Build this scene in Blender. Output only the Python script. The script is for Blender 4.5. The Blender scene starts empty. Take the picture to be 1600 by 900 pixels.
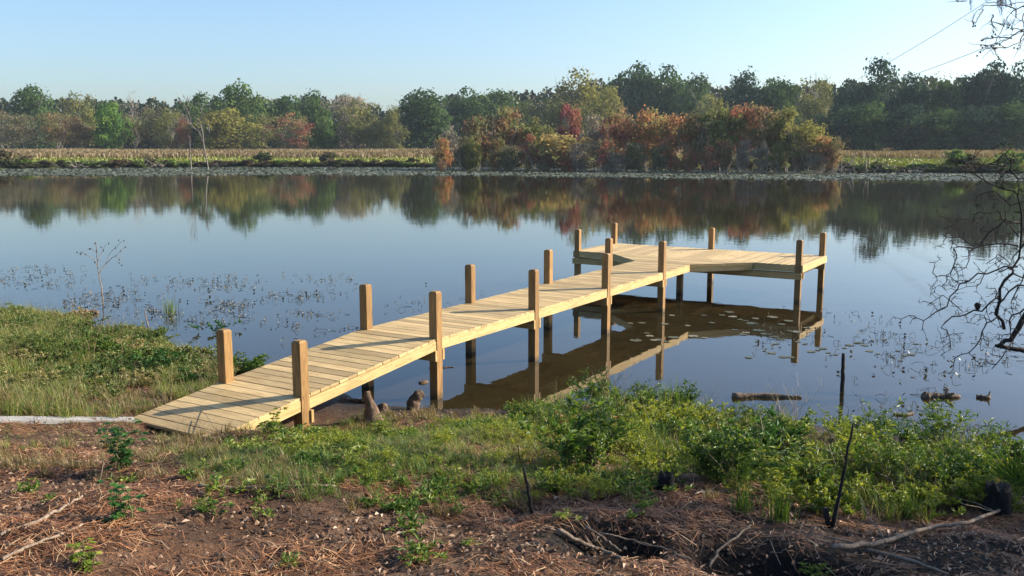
import bpy, math, random
import numpy as np
from mathutils import Vector, Matrix

# ------------------------------------------------------------------ camera, world, sun, exposure
SC = bpy.context.scene
COL = SC.collection
FPX = 1456.95            # focal length in photo pixels (1600 wide)
PITCH, YAW = -0.14987, 0.54961
CAM = np.array([-9.20814, -6.73772, 3.13355])
DH = 0.77246             # deck height above the water
FW = np.array([math.cos(PITCH)*math.cos(YAW), math.cos(PITCH)*math.sin(YAW), math.sin(PITCH)])
RT = np.array([math.sin(YAW), -math.cos(YAW), 0.0])
UP = np.cross(RT, FW)

cd = bpy.data.cameras.new('camera')
cam = bpy.data.objects.new('camera', cd); COL.objects.link(cam); SC.camera = cam
cd.sensor_width = 36.0; cd.lens = FPX/1600*36.0
cd.clip_start = 0.05; cd.clip_end = 6000
m3 = Matrix((tuple(RT), tuple(UP), tuple(-FW))).transposed()
cam.matrix_world = Matrix.Translation(Vector(CAM)) @ m3.to_4x4()

SUN_EL, SUN_ROT = 26.0, 135.4
world = bpy.data.worlds.new('World'); SC.world = world; world.use_nodes = True
wn, wl = world.node_tree.nodes, world.node_tree.links
sky = wn.new('ShaderNodeTexSky'); sky.sky_type = 'NISHITA'; sky.sun_disc = False
sky.sun_elevation = math.radians(SUN_EL); sky.sun_rotation = math.radians(SUN_ROT)
sky.air_density = 1.0; sky.dust_density = 1.7; sky.ozone_density = 4.4; sky.altitude = 50
wl.new(sky.outputs[0], wn['Background'].inputs[0]); wn['Background'].inputs[1].default_value = 0.108
sd = bpy.data.lights.new('sun', 'SUN'); sd.energy = 5.0; sd.angle = math.radians(0.53); sd.color = (1.0, 0.90, 0.74)
sun = bpy.data.objects.new('sun', sd); COL.objects.link(sun)
se, sr = math.radians(SUN_EL), math.radians(SUN_ROT)
SUNV = Vector((math.cos(se)*math.sin(sr), math.cos(se)*math.cos(sr), math.sin(se)))
sun.rotation_euler = SUNV.to_track_quat('Z', 'Y').to_euler()
sun.location = (0, 0, 60)
SC.view_settings.view_transform = 'Standard'; SC.view_settings.look = 'None'
SC.view_settings.exposure = 1.12; SC.view_settings.gamma = 1.0
SC.cycles.max_bounces = 8; SC.cycles.transparent_max_bounces = 8
SC.cycles.volume_bounces = 0

rng = np.random.default_rng(7)
random.seed(7)

# ------------------------------------------------------------------ measuring helpers
def ray(px, py):
    return FW + RT*(px-800)/FPX - UP*(py-450)/FPX
def W(px, py, depth):
    """the point seen at (px,py) at the given distance along the view axis"""
    return CAM + ray(px, py)*depth
def on_z(px, py, z=0.0):
    d = ray(px, py); return CAM + d*(z-CAM[2])/d[2]
def proj(P):
    d = np.asarray(P, float)-CAM; z = d@FW
    z = np.where(np.abs(z) < 1e-3, 1e-3, z)
    return 800+FPX*(d@RT)/z, 450-FPX*(d@UP)/z, z

# ------------------------------------------------------------------ noise
def _hash(ix, iy, seed):
    n = (ix.astype(np.int64)*374761393 + iy.astype(np.int64)*668265263 + seed*1442695041) & 0xFFFFFFFF
    n = ((n ^ (n >> 13))*1274126177) & 0xFFFFFFFF
    return ((n ^ (n >> 16)) & 0xFFFF)/65535.0
def vnoise(x, y, seed=0):
    x = np.asarray(x, float); y = np.asarray(y, float)
    ix = np.floor(x); iy = np.floor(y); fx = x-ix; fy = y-iy
    ix = ix.astype(np.int64); iy = iy.astype(np.int64)
    fx = fx*fx*(3-2*fx); fy = fy*fy*(3-2*fy)
    a = _hash(ix, iy, seed); b = _hash(ix+1, iy, seed); c = _hash(ix, iy+1, seed); d = _hash(ix+1, iy+1, seed)
    return (a*(1-fx)+b*fx)*(1-fy)+(c*(1-fx)+d*fx)*fy
def fbm(x, y, seed=0, oct=4):
    s = 0; a = 1.0; t = 0
    for i in range(oct):
        s = s+a*vnoise(np.asarray(x)*2**i, np.asarray(y)*2**i, seed+i*17); t += a; a *= 0.5
    return s/t

# ------------------------------------------------------------------ terrain
SHORE = np.array([(-25,-170),(-9,-60),(-1.5,-25),(0.9,-12),(1.55,-8),(1.63,-6.4),(1.42,-5.81),(1.28,-5.32),(1.32,-4.79),(1.22,-4.25),
    (1.06,-3.72),(1.30,-3.14),(1.42,-2.52),(1.02,-1.87),(0.29,-1.46),(0.02,-0.9),(-0.34,-0.31),(-0.62,0.35),(-0.47,1.32),
    (-0.44,2.3),(-0.30,3.6),(0.20,5.0),(0.75,7.1),(0.85,8.85),(0.95,10.2),(0.35,11.2),(-0.8,13),(-3,18),(-9,30),(-30,75),(-70,200)])
BANKPX = [(-900,268),(0,264),(400,261),(800,262),(1050,267),(1300,270),(1600,272),(2500,274)]
_b = [on_z(x, y)[:2]-CAM[:2] for x, y in BANKPX]
B_TH = np.array([math.atan2(q[1], q[0]) for q in _b])[::-1]; B_R = np.array([math.hypot(*q) for q in _b])[::-1]
H1 = on_z(962, 842, 0.92); H2 = on_z(1190, 862, 0.92)      # two dug-out hollows, shade painted into their soil colour
def near_s(x, y):
    return (np.interp(y, SHORE[:,1], SHORE[:,0])-x)*0.93
def far_s(x, y):
    dx = x-CAM[0]; dy = y-CAM[1]
    th = np.arctan2(dy, dx); r = np.hypot(dx, dy)
    return r-np.interp(th, B_TH, B_R)
def height(x, y):
    x = np.asarray(x, float); y = np.asarray(y, float)
    s = near_s(x, y)
    s = s+(fbm(x*1.3, y*1.3, 5, 2)-0.5)*0.35
    hn = np.interp(s, [-30,-6,-1.5,0,0.6,1.9,2.9,4.2,5.6,8,10,20,60], [-1.6,-1.0,-0.28,0,0.07,0.24,0.42,0.70,0.95,1.28,1.5,1.8,2.4])
    # low rise over the buried right-hand end of the ramp
    hn = hn+0.16*np.exp(-(((x+3.30)/0.5)**2+((y+0.20)/0.5)**2))
    for hx, hy, rx, ry, dp in ((-4.45,-4.45,.22,.18,.07),(-3.85,-5.45,.5,.2,.06)):
        hn = hn+dp*0.35*np.exp(-(((x-hx)/rx)**2+((y-hy)/ry)**2)**1.5)
    # dug-out hollow, lower right
    for hx, hy, rx, ry, dp in ((H1[0],H1[1],0.30,0.26,0.26),(H2[0],H2[1],0.34,0.50,0.26),(-4.75,-3.75,0.5,0.25,0.05),(-3.0,-1.95,.3,.2,.05)):
        hn = hn-dp*np.exp(-(((x-hx)/rx)**2+((y-hy)/ry)**2)**1.6)
    near = np.exp(-np.clip(np.hypot(x+3, y)-8, 0, None)/6)
    land = np.clip(s, 0, 1)
    bump = ((fbm(x*0.9, y*0.9, 11, 3)-0.5)*0.14+(fbm(x*4, y*4, 12, 3)-0.5)*0.07+(fbm(x*13, y*13, 14, 2)-.5)*.025)
    hn = hn+bump*near*(0.25+0.75*land)
    f = far_s(x, y)
    hf = np.interp(f, [-14,-1,0,2,10,60,160,400,3000], [-1.6,-0.25,0,0.45,0.70,1.45,1.9,2.4,6])
    hf = hf+(fbm(x*0.06, y*0.06, 21, 2)-0.5)*0.3*np.clip(f/5, 0, 1)
    return np.maximum(hn, hf)
def ground(px, py):
    """where the sight line through a photo pixel meets the ground (or the water)"""
    d = ray(px, py); t = np.linspace(1.5, 40, 4000)
    P = CAM+d*t[:,None]; h = np.maximum(height(P[:,0], P[:,1]), 0.0)
    i = int(np.argmax(P[:,2] < h)); p = P[i]
    return np.array([p[0], p[1], h[i]])
def gz(x, y): return float(height(np.array([x]), np.array([y]))[0])

# ------------------------------------------------------------------ mesh helpers
def mesh_from(name, V, polys, mats=(), attrs=None, smooth=False, midx=None):
    """polys: list of int arrays, each (n,k)"""
    me = bpy.data.meshes.new(name)
    V = np.asarray(V, np.float32)
    me.vertices.add(len(V)); me.vertices.foreach_set('co', V.ravel())
    loops = np.concatenate([p.ravel() for p in polys]).astype(np.int32)
    tot = np.concatenate([np.full(len(p), p.shape[1], np.int32) for p in polys])
    st = np.concatenate([[0], np.cumsum(tot)[:-1]]).astype(np.int32)
    me.loops.add(len(loops)); me.loops.foreach_set('vertex_index', loops)
    me.polygons.add(len(tot)); me.polygons.foreach_set('loop_start', st); me.polygons.foreach_set('loop_total', tot)
    me.polygons.foreach_set('use_smooth', np.full(len(tot), bool(smooth)))
    if midx is not None: me.polygons.foreach_set('material_index', np.asarray(midx, np.int32))
    for m in mats: me.materials.append(m)
    if attrs:
        for k, a in attrs.items():
            at = me.attributes.new(k, 'FLOAT', 'POINT'); at.data.foreach_set('value', np.asarray(a, np.float32))
    me.update(calc_edges=True); me.validate()
    return me
class Buf:
    """collects geometry for ONE mesh"""
    def __init__(s): s.V = []; s.P = {}; s.A = []; s.n = 0
    def add(s, V, polys, tint=0.5):
        V = np.asarray(V, float); k = len(V)
        s.V.append(V); s.A.append(np.full(k, tint) if np.isscalar(tint) else np.asarray(tint))
        for p in polys:
            p = np.asarray(p, int)
            if len(p): s.P.setdefault(p.shape[1], []).append(p+s.n)
        s.n += k
    def tube(s, pts, rad, sides=6, tint=0.5, cap=True):
        pts = np.asarray(pts, float); n = len(pts); rad = np.broadcast_to(rad, (n,)).astype(float)
        T = np.gradient(pts, axis=0); T /= np.linalg.norm(T, axis=1)[:,None]+1e-9
        ref = np.array([0,0,1.0]) if abs(T[0][2]) < 0.9 else np.array([1.0,0,0])
        A = np.cross(T, ref); A /= np.linalg.norm(A, axis=1)[:,None]+1e-9; B = np.cross(T, A)
        a = np.linspace(0, 2*np.pi, sides, endpoint=False)
        V = pts[:,None,:]+(A[:,None,:]*np.cos(a)[None,:,None]+B[:,None,:]*np.sin(a)[None,:,None])*rad[:,None,None]
        V = V.reshape(-1, 3); i = np.arange(n-1)[:,None]*sides; j = np.arange(sides)[None,:]; k = (j+1) % sides
        q = np.stack([i+j, i+k, i+sides+k, i+sides+j], -1).reshape(-1, 4)
        s.add(V, [q, np.array([np.arange(sides)[::-1]]), np.array([np.arange(sides)+(n-1)*sides])] if cap else [q], tint)
    def box(s, lo, hi, M=None):
        x0,y0,z0 = lo; x1,y1,z1 = hi
        V = np.array([(x0,y0,z0),(x1,y0,z0),(x1,y1,z0),(x0,y1,z0),(x0,y0,z1),(x1,y0,z1),(x1,y1,z1),(x0,y1,z1)], float)
        if M is not None: V = V@M[:3,:3].T+M[:3,3]
        s.add(V, [np.array([(3,2,1,0),(4,5,6,7),(0,1,5,4),(1,2,6,5),(2,3,7,6),(3,0,4,7)])])
    def mesh(s, name, mats=(), smooth=False):
        V = np.concatenate(s.V); A = np.concatenate(s.A)
        return mesh_from(name, V, [np.concatenate(v) for v in s.P.values()], mats, {'tint': A}, smooth)

def leaves(c, d, L, Wd, nrm=None, fold=0.15, tint=None, r=rng):
    """one folded, pointed leaf per row: returns V (4n), quads, tint"""
    c = np.asarray(c, float); n = len(c); d = d/(np.linalg.norm(d, axis=1)[:,None]+1e-9)
    u = r.normal(size=(n,3))*0.6+np.array([0,0,1.0]) if nrm is None else nrm
    sd = np.cross(d, u); sd /= np.linalg.norm(sd, axis=1)[:,None]+1e-9; nn = np.cross(sd, d)
    L = np.broadcast_to(L, (n,))[:,None]; Wd = np.broadcast_to(Wd, (n,))[:,None]
    V = np.stack([c, c+d*L*0.45+sd*Wd/2+nn*Wd*fold, c+d*L-nn*L*0.08, c+d*L*0.45-sd*Wd/2+nn*Wd*fold], 1).reshape(-1, 3)
    q = np.arange(4*n).reshape(n, 4)
    t = r.random(n) if tint is None else tint
    return V, np.concatenate([q[:,[0,1,2]], q[:,[0,2,3]]]), np.repeat(t, 4)

def put(name, mesh, parent=None, loc=(0,0,0), rot=(0,0,0), sc=(1,1,1), **kw):
    o = bpy.data.objects.new(name, mesh); COL.objects.link(o)
    if parent is not None: o.parent = parent
    o.location = [float(v) for v in loc]; o.rotation_euler = rot; o.scale = sc
    for k, v in kw.items(): o[k] = v
    return o
def thing(name, label, cat, loc=(0,0,0), rotz=0.0, group=None):
    o = bpy.data.objects.new(name, None); COL.objects.link(o); o.empty_display_size = 0.2
    o.location = [float(v) for v in loc]; o.rotation_euler = (0,0,rotz); o['label'] = label; o['category'] = cat
    if group: o['group'] = group
    return o
def tag(o, label, cat, group=None):
    o['label'] = label; o['category'] = cat
    if group: o['group'] = group
    return o

# ------------------------------------------------------------------ materials
class NT:
    def __init__(s, name):
        s.m = bpy.data.materials.new(name); s.m.use_nodes = True
        s.t = s.m.node_tree; s.t.nodes.clear()
        s.out = s.t.nodes.new('ShaderNodeOutputMaterial')
    def n(s, typ, **kw):
        o = s.t.nodes.new(typ)
        for k, v in kw.items():
            if k.startswith('i_'):
                key = k[2:].replace('_', ' ')
                o.inputs[int(key) if key.isdigit() else key].default_value = v
            else: setattr(o, k, v)
        return o
    def l(s, a, b): s.t.links.new(a, b)
    def ramp(s, fac, stops, interp='LINEAR'):
        r = s.t.nodes.new('ShaderNodeValToRGB'); r.color_ramp.interpolation = interp
        e = r.color_ramp.elements
        while len(e) < len(stops): e.new(0.5)
        for el, (p, c) in zip(e, stops): el.position = p; el.color = (*c, 1)
        s.l(fac, r.inputs[0]); return r.outputs[0]
    def mix(s, fac, a, b, mode='MIX'):
        x = s.t.nodes.new('ShaderNodeMix'); x.data_type = 'RGBA'; x.blend_type = mode
        for v, i in ((fac, 0), (a, 6), (b, 7)):
            if hasattr(v, 'is_linked'): s.l(v, x.inputs[i])
            elif i == 0: x.inputs[0].default_value = v
            else: x.inputs[i].default_value = (*v, 1)
        return x.outputs[2]
    def math(s, op, a, b=None, clamp=False):
        x = s.t.nodes.new('ShaderNodeMath'); x.operation = op; x.use_clamp = clamp
        for v, i in ((a, 0), (b, 1)):
            if v is None: continue
            if hasattr(v, 'is_linked'): s.l(v, x.inputs[i])
            else: x.inputs[i].default_value = v
        return x.outputs[0]
    def noise(s, vec, scale, detail=4, rough=0.55, dist=0.0):
        x = s.n('ShaderNodeTexNoise'); x.inputs['Scale'].default_value = scale; x.inputs['Detail'].default_value = detail
        x.inputs['Roughness'].default_value = rough; x.inputs['Distortion'].default_value = dist
        if vec is not None: s.l(vec, x.inputs['Vector'])
        return x.outputs['Fac']
    def mapping(s, vec, scale=(1,1,1), loc=None):
        x = s.n('ShaderNodeMapping'); x.inputs['Scale'].default_value = scale; s.l(vec, x.inputs['Vector'])
        if loc is not None: s.l(loc, x.inputs['Location'])
        return x.outputs[0]
    def principled(s, color, rough=0.7, bump=None, bstr=0.3, bdist=0.01, spec=0.5):
        p = s.n('ShaderNodeBsdfPrincipled')
        if hasattr(color, 'is_linked'): s.l(color, p.inputs['Base Color'])
        else: p.inputs['Base Color'].default_value = (*color, 1)
        if hasattr(rough, 'is_linked'): s.l(rough, p.inputs['Roughness'])
        else: p.inputs['Roughness'].default_value = rough
        p.inputs['Specular IOR Level'].default_value = spec
        if bump is not None:
            b = s.n('ShaderNodeBump'); b.inputs['Strength'].default_value = bstr; b.inputs['Distance'].default_value = bdist
            s.l(bump, b.inputs['Height']); s.l(b.outputs[0], p.inputs['Normal'])
        s.l(p.outputs[0], s.out.inputs['Surface']); return p
def attr(t, name, kind='GEOMETRY'):
    a = t.n('ShaderNodeAttribute'); a.attribute_type = kind; a.attribute_name = name; return a

def wood_mat(name, light, mid, dark, axis, vary=0.18, rough=0.62, grain=1.0, wet=False):
    """sawn pine: grain stretched along `axis` (0,1,2), knots, each board offset by its own random number"""
    t = NT(name)
    tc = t.n('ShaderNodeTexCoord'); oi = t.n('ShaderNodeObjectInfo')
    rnd = t.n('ShaderNodeCombineXYZ')
    a = t.math('MULTIPLY', oi.outputs['Random'], 37.0); b = t.math('MULTIPLY', oi.outputs['Random'], 91.0)
    t.l(a, rnd.inputs[0]); t.l(b, rnd.inputs[1]); t.l(a, rnd.inputs[2])
    sc = [26.0, 26.0, 26.0]; sc[axis] = 1.6
    v = t.mapping(tc.outputs['Object'], tuple(sc), rnd.outputs[0])
    g = t.noise(v, 1.6, 6, 0.6, 1.2)
    sc2 = [110.0]*3; sc2[axis] = 5
    f = t.noise(t.mapping(tc.outputs['Object'], tuple(sc2), rnd.outputs[0]), 1.0, 3)
    col = t.ramp(g, [(0.30, dark), (0.47, mid), (0.68, light)])
    big = t.noise(t.mapping(tc.outputs['Object'], (1,1,1), rnd.outputs[0]), 2.2, 3)
    col = t.mix(t.math('MULTIPLY', t.math('SUBTRACT', f, 0.35, True), 0.9*grain), col, dark)
    val = t.math('ADD', t.math('MULTIPLY', oi.outputs['Random'], vary*2), 1.0-vary)
    val = t.math('MULTIPLY', val, t.math('ADD', t.math('MULTIPLY', big, 0.35), 0.83))
    hsv = t.n('ShaderNodeHueSaturation'); t.l(col, hsv.inputs['Color']); t.l(val, hsv.inputs['Value'])
    kn = t.n('ShaderNodeTexVoronoi'); kn.inputs['Scale'].default_value = 3.1
    sck = [2.2]*3; sck[axis] = 0.9
    t.l(t.mapping(tc.outputs['Object'], tuple(sck), rnd.outputs[0]), kn.inputs['Vector'])
    km = t.math('SUBTRACT', 1.0, t.math('MULTIPLY', kn.outputs['Distance'], 11.0), True)
    c2 = t.mix(t.math('MULTIPLY', km, 0.75), hsv.outputs[0], (dark[0]*0.35, dark[1]*0.28, dark[2]*0.25))
    # grey-brown scuffs and footprints' dust, in soft patches that ignore the board edges
    ge = t.n('ShaderNodeNewGeometry'); st = t.noise(ge.outputs['Position'], 1.7, 5, 0.65)
    c2 = t.mix(t.math('MULTIPLY', t.math('SUBTRACT', st, 0.52, True), 2.2, True), c2, (mid[0]*0.55, mid[1]*0.55, mid[2]*0.6))
    if wet:      # water-stained foot of the post
        sz = t.n('ShaderNodeSeparateXYZ'); t.l(ge.outputs['Position'], sz.inputs[0])
        lv = t.math('ADD', sz.outputs[2], t.math('MULTIPLY', t.math('SUBTRACT', t.noise(ge.outputs['Position'], 14, 3), 0.5), 0.10))
        w1 = t.math('MULTIPLY', t.math('SUBTRACT', 0.10, lv), 14.0, True)
        c2 = t.mix(t.math('MULTIPLY', w1, 0.8), c2, (0.045,0.032,0.016))
    t.principled(c2, rough, g, 0.35, 0.004, 0.3)
    return t.m
PINE_L, PINE_M, PINE_D = (0.56,0.42,0.22), (0.46,0.33,0.15), (0.29,0.18,0.075)
M_DECKV = wood_mat('deck_board_crosswise', PINE_L, PINE_M, PINE_D, 1, 0.27)
M_DECKU = wood_mat('deck_board_lengthwise', PINE_L, PINE_M, PINE_D, 0)
M_POST = wood_mat('post_wood', (0.36,0.21,0.075), (0.25,0.14,0.048), (0.11,0.055,0.02), 2, 0.16, wet=True)
M_RIM = wood_mat('rim_wood', (0.56,0.42,0.20), (0.48,0.34,0.145), (0.34,0.21,0.08), 0, 0.08)
M_BEAM = wood_mat('beam_wood', (0.55,0.38,0.17), (0.45,0.29,0.11), (0.30,0.17,0.06), 1, 0.10)

def leaf_mat(name, stops, trans=0.35, rough=0.5, spec=0.35):
    t = NT(name); a = attr(t, 'tint')
    col = t.ramp(a.outputs['Fac'], stops)
    p = t.n('ShaderNodeBsdfPrincipled'); t.l(col, p.inputs['Base Color']); p.inputs['Roughness'].default_value = rough
    p.inputs['Specular IOR Level'].default_value = spec
    tr = t.n('ShaderNodeBsdfTranslucent'); t.l(t.mix(1.0, col, (1.0,0.95,0.45), 'MULTIPLY'), tr.inputs[0])
    mx = t.n('ShaderNodeMixShader'); mx.inputs[0].default_value = trans
    t.l(p.outputs[0], mx.inputs[1]); t.l(tr.outputs[0], mx.inputs[2]); t.l(mx.outputs[0], t.out.inputs['Surface'])
    return t.m
def tree_leaf_mat():
    """far crowns: two leaf colours per tree (object properties), mixed clump by clump"""
    t = NT('far_foliage'); oc1 = attr(t, 'leaf_a', 'OBJECT'); oc2 = attr(t, 'leaf_b', 'OBJECT')
    a = attr(t, 'tint'); pa = attr(t, 'patch')
    m = t.math('MULTIPLY', t.math('SUBTRACT', pa.outputs['Fac'], 0.35), 2.6, True)
    c = t.mix(m, oc1.outputs['Color'], oc2.outputs['Color'])
    hsv = t.n('ShaderNodeHueSaturation'); t.l(c, hsv.inputs['Color'])
    t.l(t.math('ADD', t.math('MULTIPLY', a.outputs['Fac'], 1.5), 0.60), hsv.inputs['Value'])
    t.l(t.math('ADD', t.math('MULTIPLY', pa.outputs['Fac'], 0.03), 0.485), hsv.inputs['Hue'])
    d = t.n('ShaderNodeBsdfDiffuse'); t.l(hsv.outputs[0], d.inputs[0])
    tr = t.n('ShaderNodeBsdfTranslucent'); t.l(hsv.outputs[0], tr.inputs[0])
    mx = t.n('ShaderNodeMixShader'); mx.inputs[0].default_value = 0.40
    t.l(d.outputs[0], mx.inputs[1]); t.l(tr.outputs[0], mx.inputs[2]); t.l(mx.outputs[0], t.out.inputs['Surface'])
    return t.m
M_FAR = tree_leaf_mat()
def bark_mat(name, a, b, scale=8, rough=0.85):
    t = NT(name); tc = t.n('ShaderNodeTexCoord')
    v = t.mapping(tc.outputs['Object'], (1,1,0.3)); n = t.noise(v, scale, 6, 0.65)
    t.principled(t.ramp(n, [(0.3, a), (0.7, b)]), rough, n, 0.7, 0.02, 0.2); return t.m
M_BARK = bark_mat('grey_bark', (0.09,0.075,0.06), (0.30,0.27,0.23), 2)
M_PALEBARK = bark_mat('pale_bark', (0.26,0.23,0.2), (0.5,0.46,0.4), 2)
M_DARKTWIG = bark_mat('dark_twig', (0.012,0.010,0.009), (0.045,0.036,0.032), 12)
M_CHAR = bark_mat('charred_wood', (0.006,0.005,0.005), (0.03,0.025,0.022), 14)
M_STICK = bark_mat('weathered_stick', (0.10,0.07,0.05), (0.34,0.26,0.19), 30)
M_KNEE = bark_mat('cypress_bark', (0.035,0.022,0.016), (0.20,0.13,0.085), 22)
M_LOG = bark_mat('wet_log', (0.025,0.018,0.013), (0.24,0.17,0.11), 26)
M_STEM = bark_mat('green_stem', (0.08,0.10,0.03), (0.16,0.17,0.06), 20)
M_DRYSTEM = bark_mat('dry_stem', (0.16,0.12,0.07), (0.30,0.23,0.14), 20)
M_MOSS = bark_mat('hanging_moss', (0.18,0.2,0.2), (0.33,0.36,0.36), 30)

L_WEED = leaf_mat('weed_leaf', [(0,(0.02,0.06,0.012)),(0.4,(0.055,0.125,0.02)),(0.75,(0.14,0.22,0.035)),(1,(0.32,0.35,0.08))], 0.4)
L_YELLOW = leaf_mat('yellow_green_leaf', [(0,(0.07,0.13,0.018)),(0.5,(0.18,0.25,0.028)),(1,(0.38,0.38,0.06))], 0.42)
L_DEEP = leaf_mat('deep_green_leaf', [(0,(0.016,0.06,0.013)),(0.6,(0.04,0.12,0.022)),(1,(0.09,0.2,0.04))])
L_VINE = leaf_mat('vine_leaf', [(0,(0.035,0.075,0.018)),(0.45,(0.10,0.16,0.035)),(0.8,(0.2,0.23,0.07)),(1,(0.34,0.27,0.13))])
L_GRASS = leaf_mat('grass_blade', [(0,(0.035,0.09,0.015)),(0.4,(0.10,0.18,0.025)),(0.7,(0.24,0.27,0.07)),(1,(0.46,0.38,0.18))], 0.45)
L_DRY = leaf_mat('dry_grass_blade', [(0,(0.09,0.09,0.03)),(0.4,(0.2,0.15,0.07)),(1,(0.42,0.32,0.17))])
L_RUST = leaf_mat('rust_leaf', [(0,(0.12,0.09,0.02)),(0.5,(0.3,0.12,0.03)),(1,(0.45,0.16,0.05))])
L_NEEDLE = leaf_mat('pine_straw', [(0,(0.08,0.03,0.014)),(0.5,(0.25,0.105,0.042)),(0.85,(0.40,0.205,0.095)),(1,(0.52,0.37,0.22))], 0.05)
L_LITTER = leaf_mat('fallen_leaf', [(0,(0.06,0.03,0.018)),(0.45,(0.2,0.11,0.06)),(0.85,(0.33,0.19,0.11)),(1,(0.5,0.36,0.25))], 0.1)
L_PAD = leaf_mat('lily_pad_leaf', [(0,(0.05,0.06,0.03)),(0.5,(0.10,0.10,0.055)),(1,(0.21,0.19,0.13))], 0.1)
L_PADBAND = leaf_mat('pad_band_leaf', [(0,(0.07,0.09,0.05)),(0.6,(0.13,0.145,0.09)),(1,(0.21,0.21,0.15))], 0.05)
L_DARKWEED = leaf_mat('dead_water_leaf', [(0,(0.012,0.012,0.01)),(0.7,(0.06,0.055,0.03)),(1,(0.2,0.16,0.08))], 0.1)
L_MEADOW = leaf_mat('meadow_green', [(0,(0.12,0.15,0.03)),(0.6,(0.21,0.23,0.04)),(1,(0.32,0.30,0.08))], 0.3)
L_SEED = leaf_mat('meadow_seedhead', [(0,(0.16,0.115,0.06)),(0.5,(0.235,0.175,0.095)),(1,(0.33,0.26,0.14))], 0.3)

def ground_mat():
    t = NT('bank_soil'); g = t.n('ShaderNodeNewGeometry'); P = g.outputs['Position']
    sx = t.n('ShaderNodeSeparateXYZ'); t.l(P, sx.inputs[0])
    n1 = t.noise(P, 1.1, 5, 0.6); n2 = t.noise(P, 7, 6, 0.65); n3 = t.noise(P, 55, 4, 0.7)
    c = t.ramp(n2, [(0.28,(0.04,0.022,0.014)),(0.5,(0.12,0.07,0.042)),(0.72,(0.27,0.175,0.11))])
    straw = t.ramp(n3, [(0.3,(0.055,0.027,0.016)),(0.6,(0.17,0.085,0.045)),(0.8,(0.31,0.19,0.11))])
    c = t.mix(t.math('MULTIPLY', t.math('SUBTRACT', n1, 0.38), 3.0, True), c, straw)
    dark = t.ramp(t.noise(P, 2.3, 3), [(0.45,(0,0,0)),(0.6,(1,1,1))])
    c = t.mix(t.math('MULTIPLY', dark, 0.5), c, (0.03,0.02,0.015))
    for cx, cy, rr in ((float(H1[0]),float(H1[1]),0.95),(float(H2[0]),float(H2[1]),1.25),(-3.3,-6.3,1.3)):   # dark soil round the hollows, blackened to stand in for shade
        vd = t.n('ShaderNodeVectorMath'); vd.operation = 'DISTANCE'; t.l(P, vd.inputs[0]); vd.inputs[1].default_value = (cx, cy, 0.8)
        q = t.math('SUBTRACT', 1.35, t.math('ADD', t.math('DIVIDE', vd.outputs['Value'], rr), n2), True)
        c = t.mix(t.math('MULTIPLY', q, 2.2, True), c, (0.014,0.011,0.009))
    wet = t.math('SUBTRACT', 1.0, t.math('MULTIPLY', sx.outputs[2], 6.0), True)
    c = t.mix(wet, c, (0.028,0.02,0.014))
    far = t.math('DIVIDE', t.math('SUBTRACT', sx.outputs[0], 20.0), 10.0, True)
    n4 = t.noise(P, 0.05, 4)
    c = t.mix(far, c, t.ramp(n4, [(0.3,(0.05,0.07,0.02)),(0.7,(0.14,0.14,0.05))]))
    rough = t.math('SUBTRACT', 0.95, t.math('MULTIPLY', wet, 0.5))
    bm = t.math('ADD', n2, t.math('MULTIPLY', n3, 0.5))
    t.principled(c, rough, bm, 1.0, 0.06, 0.2); return t.m
M_GROUND = ground_mat()
def water_mat():
    t = NT('pond_water'); g = t.n('ShaderNodeNewGeometry'); P = g.outputs['Position']
    n1 = t.noise(t.mapping(P, (1,1,1)), 2.2, 3, 0.5)
    n2 = t.noise(t.mapping(P, (0.16,0.16,1)), 1.0, 3, 0.5)
    n3 = t.noise(P, 9, 2, 0.5)
    h = t.math('ADD', t.math('ADD', n1, t.math('MULTIPLY', n2, 2.0)), t.math('MULTIPLY', n3, 0.12))
    b = t.n('ShaderNodeBump'); b.inputs['Strength'].default_value = 1.0; b.inputs['Distance'].default_value = 0.0016
    t.l(h, b.inputs['Height'])
    p = t.n('ShaderNodeBsdfPrincipled')
    t.l(t.ramp(t.noise(P, 0.5, 3), [(0.3,(0.017,0.013,0.006)),(0.7,(0.028,0.021,0.009))]), p.inputs['Base Color'])
    p.inputs['Roughness'].default_value = 0.02; p.inputs['IOR'].default_value = 1.36
    t.l(b.outputs[0], p.inputs['Normal']); t.l(p.outputs[0], t.out.inputs['Surface']); return t.m
M_WATER = water_mat()

# ------------------------------------------------------------------ ground and water sheets
def axis_lines(lo, hi, step, far_lo, far_hi, cap, capd):
    a = list(np.arange(lo, hi+1e-6, step))
    for sgn, end in ((1, far_hi), (-1, far_lo)):
        s = step; x = a[-1] if sgn > 0 else a[0]; out = []
        while (x < end if sgn > 0 else x > end):
            s = min(s*1.10, cap) if abs(x) < capd else s*1.2
            x += sgn*s; out.append(x)
        a = a+out if sgn > 0 else out[::-1]+a
    return np.array(a)
gx = axis_lines(-8.0, 3.0, 0.065, -900, 1500, 4.0, 200); gy = axis_lines(-8.5, 11.5, 0.065, -1200, 1200, 4.0, 180)
GX, GY = np.meshgrid(gx, gy, indexing='ij'); GZ = height(GX, GY)
nx, ny = GX.shape; idx = np.arange(nx*ny).reshape(nx, ny)
quads = np.stack([idx[:-1,:-1], idx[1:,:-1], idx[1:,1:], idx[:-1,1:]], -1).reshape(-1, 4)
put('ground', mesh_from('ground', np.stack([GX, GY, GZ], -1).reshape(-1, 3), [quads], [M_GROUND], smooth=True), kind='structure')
wb = Buf(); wb.add([(-80,-260,0),(260,-260,0),(260,330,0),(-80,330,0)], [np.array([(0,1,2,3)])])
put('water', wb.mesh('water', [M_WATER]), kind='structure')

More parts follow.
